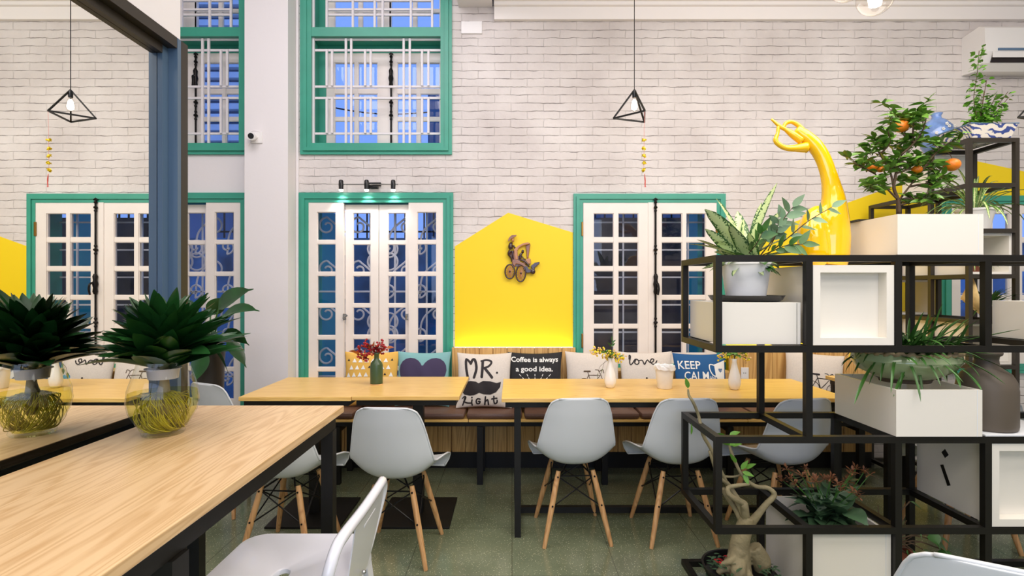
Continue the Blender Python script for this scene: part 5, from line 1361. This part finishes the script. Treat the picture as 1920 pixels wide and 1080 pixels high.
for k in range(180):
    f = k/179; a = k*2.39996+rn.uniform(-.2, .2); el = .12+1.05*f**1.2+rn.uniform(-.14, .14); hz = bz+.165+.09*f
    L = (.185-.055*f)*rn.uniform(.85, 1.1)
    if math.cos(a) < -.3: L *= .82
    if math.cos(a) > .5 and f < .5: L *= 1.12
    l_.leaf((bx+.014*math.cos(a), by+.014*math.sin(a), hz), (math.cos(a)*math.cos(el), math.sin(a)*math.cos(el)*.95, math.sin(el)+.45*(1-f)), L, rn.uniform(.046, .060)*(1-.35*f), rn.uniform(.15, .8)*(1-.5*f), .10, 8, rn.uniform(-.6, .6), 1.)
l_.build('foliage', 'leaf_dark', dp, recalc=False)

# ------------------------------------------------------------ big leaved floor plant left of the pillar
px_, py_ = (388-960)*3.6/1000, 3.62
bp_ = thing('floor_plant', (px_, py_, 0), 'broad leaved plant in tall dark pot by the left door', 'potted plant')
mb = MB(); mb.lathe([(.07, 0), (.085, .3), (.098, .86), (.104, .935), (.098, .935), (.092, .90)], (px_, py_, 0), 28, cap1=True); mb.build('pot', 'brown_steel', bp_, smooth=SM)
s_ = MB(); l_ = MB(); G = lambda px, py, dy=0: P(px, py, 3.6+dy)
for (mx0, my0, sx, sy, ex, ey, wd, dy) in ((385, 650, 420, 590, 475, 575, .12, -.1), (385, 650, 410, 580, 460, 540, .16, .0), (390, 655, 420, 625, 462, 640, .11, .05), (385, 655, 400, 620, 400, 645, .13, -.12), (385, 655, 395, 650, 425, 690, .13, -.1), (380, 655, 385, 660, 368, 708, .11, -.14), (378, 650, 360, 600, 345, 560, .12, .05), (385, 650, 395, 590, 420, 560, .13, .1), (388, 655, 425, 640, 458, 680, .10, .08)):
    a_, m_, e_ = Vector((px_, py_, .92)), G(sx, sy, dy), G(ex, ey, dy*1.3); s_.tube(catmull([a_, (a_+m_)/2+Vector((0, 0, .03)), m_], 4), .005, 6); v = e_-m_; l_.leaf(m_, v+Vector((0, 0, v.length*.25)), v.length*1.2, wd, .7, .12, 8, rn.choice((-1, 1))*rn.uniform(.6, 1.1), 1.05)
s_.build('stem', 'leaf_mid', bp_); l_.build('foliage', 'leaf_dark2' if False else 'leaf_dark', bp_, recalc=False)

# ------------------------------------------------------------ pendant lamps
emis('bulb_glow', (255, 240, 220), 9)
def pendant(dx, dy, lb, ceil_z, group='triangular wire pendant lamps'):
    A_, B_, C_, T_ = Vector((.686, 3.61, 2.498)), Vector((.854, 3.43, 2.490)), Vector((.914, 3.68, 2.495)), Vector((.8165, 3.56, 2.672))
    o = thing('pendant_lamp', T_+Vector((dx, dy, 0)), lb, 'lamp', group); d = Vector((dx, dy, 0))
    mb = MB()
    for p, q_ in ((A_, B_), (B_, C_), (C_, A_), (A_, T_), (B_, T_), (C_, T_)): mb.tube([p+d, q_+d], .0068, 4)
    mb.build('pyramid_frame', 'black_steel', o)
    mb = MB(); mb.tube([T_+d, Vector((T_.x+dx, T_.y+dy, ceil_z))], .0028, 6); mb.build('cord', 'wire', o)
    mb = MB(); mb.lathe([(.012, -.052), (.014, -.048), (.014, -.008), (.006, 0)], T_+d, 16); mb.build('socket', 'black_plastic', o, smooth=SM)
    mb = MB(); mb.lathe([(.002, -.145), (.018, -.138), (.026, -.118), (.024, -.09), (.014, -.062), (.011, -.052)], T_+d, 20, cap0=False); bb = mb.build('bulb', 'bulb_glass', o, smooth=True)
    mb = MB(); mb.lathe([(.003, -.136), (.018, -.128), (.021, -.112), (.016, -.08), (.006, -.062)], T_+d, 14); mb.build('filament', 'bulb_glow', bb, smooth=True)
    return o
pendant(0, 0, 'black pyramid pendant lamp hanging above right table', 3.584)
pendant(2.72, -.02, 'black pyramid pendant lamp cut off at right photo edge', 3.584)
# flower garland hanging from the lamp corner
ga = thing('flower_garland', (.854, 3.43, 2.02), 'string of yellow flowers with red tassel hanging below pyramid lamp', 'garland')
gx, gy = .850, 3.43
mb = MB(); mb.tube([(gx+.004, gy, 2.486), (gx, gy, 2.36), (gx-.002, gy, 2.11)], .0012, 4); mat('pink_thread', (224, 140, 130), .7); mb.build('thread', 'pink_thread', ga)
for py in (263, 278, 292, 306, 319):
    c_ = P(1207.5, py, gy); mb = MB(); mb.ball(c_, .009, 8)
    for k in range(16):
        d = Vector((rn.gauss(0, 1), rn.gauss(0, 1), rn.gauss(0, 1))).normalized(); mb.leaf(c_+d*.005, d, .013, .012, .2, .1, 3, rn.uniform(-1, 1))
    mb.build('flower', 'yellow_flower', ga)
mb = MB(); z_ = HC+(540-326)*gy/1000
for k in range(6): mb.tube(catmull([(gx+.002, gy, z_), (gx+.006+rn.uniform(-.003, .003), gy+rn.uniform(-.003, .003), z_-.04), (gx+.006+rn.uniform(-.006, .006), gy, z_-.085)], 3), .0013, 4)
mat('red_thread', (206, 72, 58), .7); mb.build('tassel', 'red_thread', ga)
# globe bulbs on cords, top right
for px, py, d_, lb in ((1641, -4, 1.95, 'large clear globe bulb hanging at top of photo'), (1587, -26, 2.15, 'second globe bulb peeking in left of the large one')):
    c_ = P(px, py, d_); o = thing('globe_bulb', c_+Vector((0, 0, .1)), lb, 'lamp', 'clear globe bulbs')
    mb = MB(); mb.ball(c_, .062, 28); gb_ = mb.build('glass_globe', 'bulb_glass', o, smooth=True)
    mb = MB(); mb.lathe([(.003, -.035), (.02, -.028), (.024, 0), (.014, .035), (.005, .045)], c_, 16); mb.build('filament', 'bulb_glow', gb_, smooth=True)
    mb = MB(); mb.lathe([(.018, .058), (.02, .065), (.02, .10), (.006, .115)], c_, 16); mb.build('socket', 'black_plastic', o)
    mb = MB(); mb.tube([c_+Vector((0, 0, .11)), Vector((c_.x, c_.y, 3.584))], .003, 6); mb.build('cord', 'wire', o)

# ------------------------------------------------------------ track spots over the middle door
tk = thing('spot_bar', (XW(695), D, ZW(352)), 'small black bar with three spotlights above the middle door', 'spotlight')
mb = MB(); mb.box(XW(687), XW(715), D-.02, D-.001, ZW(349), ZW(343)); mb.box(XW(690), XW(712), D-.05, D-.0201, ZW(356), ZW(351), .004); mb.build('wall_plate', 'black_plastic', tk)
mb = MB(); mb.tube([(XW(640), D-.07, ZW(349)), (XW(750), D-.07, ZW(349))], .004, 8); mb.tube([(XW(700), D-.07, ZW(349)), (XW(700), D-.02, ZW(347))], .006, 8); mb.build('bar', 'steel', tk)
emis('spot_glow', (255, 250, 240), 12)
for px in (645, 692, 741):
    mb = MB(); x_ = XW(px); mb.lathe([(.017, -.035), (.0185, .0), (.0175, .03), (.012, .038)], (x_, D-.072, ZW(350)), 18, cap1=True); hd = mb.build('spot_head', 'black_plastic', tk, smooth=SM)
    mb = MB(); mb.lathe([(.015, -.048), (.0165, -.036)], (x_, D-.072, ZW(350)), 18); mb.build('spot_lens', 'spot_glow', hd)
    l = bpy.data.lights.new('spot_lamp', 'SPOT'); l.energy = 5.5; l.spot_size = 1.7; l.spot_blend = .8; l.color = (1, .97, .92); l.shadow_soft_size = .02
    lo = bpy.data.objects.new('spot_lamp', l); C.objects.link(lo); lo.location = Vector((x_, D-.075, ZW(350)-.052)); lo.rotation_euler = (math.radians(14), 0, 0)

# ------------------------------------------------------------ security camera on the pillar
cc = thing('security_camera', (XW(466)+.02, 4.03, 2.53), 'small white security camera on left edge of white pillar', 'camera')
cp_ = P(474, 256, 3.98); mb = MB(); mb.tube([cp_+Vector((-.02, .04, .010)), cp_+Vector((.0, -.03, -.004))], .030, 20); mb.build('housing', 'plastic_white', cc, smooth=SM)
mb = MB(); mb.tube([cp_+Vector((.0005, -.0305, -.004)), cp_+Vector((.001, -.034, -.0045))], .021, 18); mb.build('lens', 'black_plastic', cc)
mb = MB(); mb.box(cp_.x-.035, cp_.x+.045, 4.03, 4.039, cp_.z-.035, cp_.z+.05, .002); mb.tube([cp_+Vector((.0, .03, .0)), cp_+Vector((.01, .055, .01))], .008, 8); mb.build('bracket', 'plastic_white', cc)
mb = MB(); mb.tube(catmull([cp_+Vector((.03, .05, .05)), cp_+Vector((-.02, .05, .06)), cp_+Vector((-.055, .05, .03)), cp_+Vector((-.04, .052, -.02)), cp_+Vector((-.06, .052, -.05))], 5), .0025, 6); mb.build('cable', 'plastic_white', cc)
# junction cover on the brick
tag(MB().box(XW(865), XW(904), D-.012, D-.001, ZW(64), ZW(41), .002).build('junction_cover', 'plastic_white'), 'white square cover plate on brick beside upper window', 'cover plate')

# ------------------------------------------------------------ air conditioner
ac = thing('air_conditioner', (3.98, 4.08, 3.02), 'white wall air conditioner at top right corner of photo', 'air conditioner')
mb = MB(); x0, x1 = 3.54, 4.40
mb.prism([(D-.001, 3.02), (D-.001, 3.315), (D-.16, 3.33), (D-.205, 3.30), (D-.215, 3.12), (D-.18, 3.045), (D-.12, 3.005)], x0, x1, 'YZ')
mb.build('body', 'plastic_white', ac, smooth=.4)
MB().box(x0+.09, x1-.08, D-.222, D-.2155, 3.125, 3.142).build('blue_strip', 'ext_dark', ac)
mb = MB(); mb.prism([(D-.2165, 3.105), (D-.205, 3.108), (D-.175, 3.052), (D-.188, 3.046)], x0+.06, x1-.06, 'YZ'); mb.build('air_slot', 'ink', ac)
mb = MB(); mb.prism([(D-.222, 3.112), (D-.218, 3.116), (D-.214, 3.075), (D-.22, 3.072)], x0+.05, x1-.05, 'YZ'); mb.build('louvre', 'plastic_white', ac)

# ------------------------------------------------------------ cyclo plaque on the yellow panel
cy = thing('cyclo_plaque', (XW(975), D-.01, ZW(528)), 'carved brown plaque of a hatted driver pedalling a cyclo, on yellow panel', 'wall ornament')
mat('carved_brown', (146, 92, 48), .3, noise=.2, nscale=30, coat=.4); mat('carved_dark', (58, 32, 28), .25, coat=.5); mat('carved_tan', (186, 128, 76), .35, coat=.3)
Z = lambda x, y, dy=.03: Vector((XW(900+x*.10182), D-dy, ZW(430+y*.10182)))
def zp(L): return [(XW(900+x*.10182), ZW(430+y*.10182)) for x, y in L]
for (cx_, cy_, rx, rz_) in ((550, 780, 88, 128), (752, 812, 88, 150)):
    mb = MB(); rx *= .10182*.0042; rz_ *= .10182*.0042; c_ = Z(cx_, cy_)
    tilt = -.22
    def el(r_, a): x, z = r_*rx*math.cos(a), r_*rz_*math.sin(a); return c_+Vector((x*math.cos(tilt)+z*math.sin(-tilt)*.6-.0, 0, z-x*.25))
    mb.tube([el(1, 2*PI*k/28) for k in range(28)], .0062, 6, closed=True); wl = mb.build('wheel', 'carved_dark', cy, smooth=True)
    mb = MB()
    for k in range(16): mb.tube([el(.12, 2*PI*k/16), el(.95, 2*PI*k/16)], .0026, 5)
    mb.build('spoke', 'carved_tan', wl)
    mb = MB(); mb.ball(c_, .009, 8); mb.build('hub', 'carved_dark', wl, smooth=True)
mb = MB(); mb.ball(Z(970, 780), .02, 12, (1, .5, 1.1)); mb.build('wheel', 'carved_dark', cy, smooth=True)
def slab(name, L, m, y0=.012, y1=.03, bev=.004):
    mb = MB(); mb.prism(zp(L), D-y1, D-y0); o = mb.build(name, m, cy); md = o.modifiers.new('b', 'BEVEL'); md.width = bev; md.segments = 2; return o
slab('seat_shell', [(590, 420), (650, 400), (690, 560), (740, 600), (820, 640), (860, 700), (800, 690), (740, 650), (660, 640), (640, 700), (600, 640), (575, 560), (560, 430)], 'carved_brown', .01, .036)
slab('canopy', [(620, 380), (700, 310), (790, 262), (880, 245), (925, 262), (890, 285), (800, 300), (720, 345), (690, 400), (700, 560), (650, 560)], 'carved_tan', .012, .04)
slab('canopy_side', [(905, 270), (928, 275), (890, 530), (862, 540), (850, 400), (840, 300)], 'carved_brown', .008, .018)
slab('foot_box', [(840, 560), (900, 530), (930, 545), (935, 640), (800, 640), (790, 580)], 'carved_tan', .008, .028)
slab('chassis', [(790, 650), (870, 680), (900, 740), (930, 740), (1000, 690), (1010, 740), (930, 800), (860, 810), (800, 740)], 'carved_dark', .008, .034)
slab('footrest', [(930, 680), (1000, 620), (1095, 598), (1090, 640), (1010, 710), (960, 740)], 'carved_dark', .01, .034)
mb = MB()
for pts, r_ in (([(740, 560), (745, 480), (775, 440)], [.010, .011, .007]), ([(745, 560), (820, 590), (880, 650), (900, 700)], [.010, .009, .008, .007]), ([(760, 490), (800, 540), (840, 560)], [.006, .005, .005])):
    q_ = catmull([Z(*p, .034) for p in pts], 4); mb.tube(q_, lerpl(r_, len(q_)), 8)
mb.ball(Z(785, 415, .034), .0135, 10, (.85, .9, 1.1)); mb.build('passenger_figure', 'carved_dark', cy, smooth=True)
mb = MB()
for pts, r_ in (([(575, 370), (560, 330), (570, 280), (595, 250)], [.016, .020, .017, .006]), ([(610, 300), (640, 340), (660, 350)], [.008, .007, .005]), ([(560, 400), (535, 460), (580, 530), (590, 600)], [.016, .014, .010, .007]), ([(600, 400), (600, 480), (620, 560)], [.013, .011, .008])):
    q_ = catmull([Z(*p, .03) for p in pts], 4); mb.tube(q_, lerpl(r_, len(q_)), 8)
dr_ = mb.build('driver_figure', 'carved_dark', cy, smooth=True)
mb = MB(); mb.ball(Z(605, 205, .03), .014, 10, (.85, .85, 1.2)); mb.build('driver_head', 'carved_tan', dr_, smooth=True)
mb = MB(); mb.prism(zp([(515, 220), (535, 165), (580, 118), (675, 112), (660, 140), (610, 160), (560, 190), (535, 225)]), D-.042, D-.02); mb.build('driver_hat', 'carved_brown', dr_)
mb = MB(); mb.tube([Z(590, 530, .02), Z(640, 700, .02)], .006, 6); mb.tube([Z(640, 620, .02), Z(700, 600, .02)], .006, 6); mb.box(XW(960), XW(975), D-.012, D-.0045, ZW(500), ZW(480)); mb.build('frame_tube', 'carved_brown', cy)
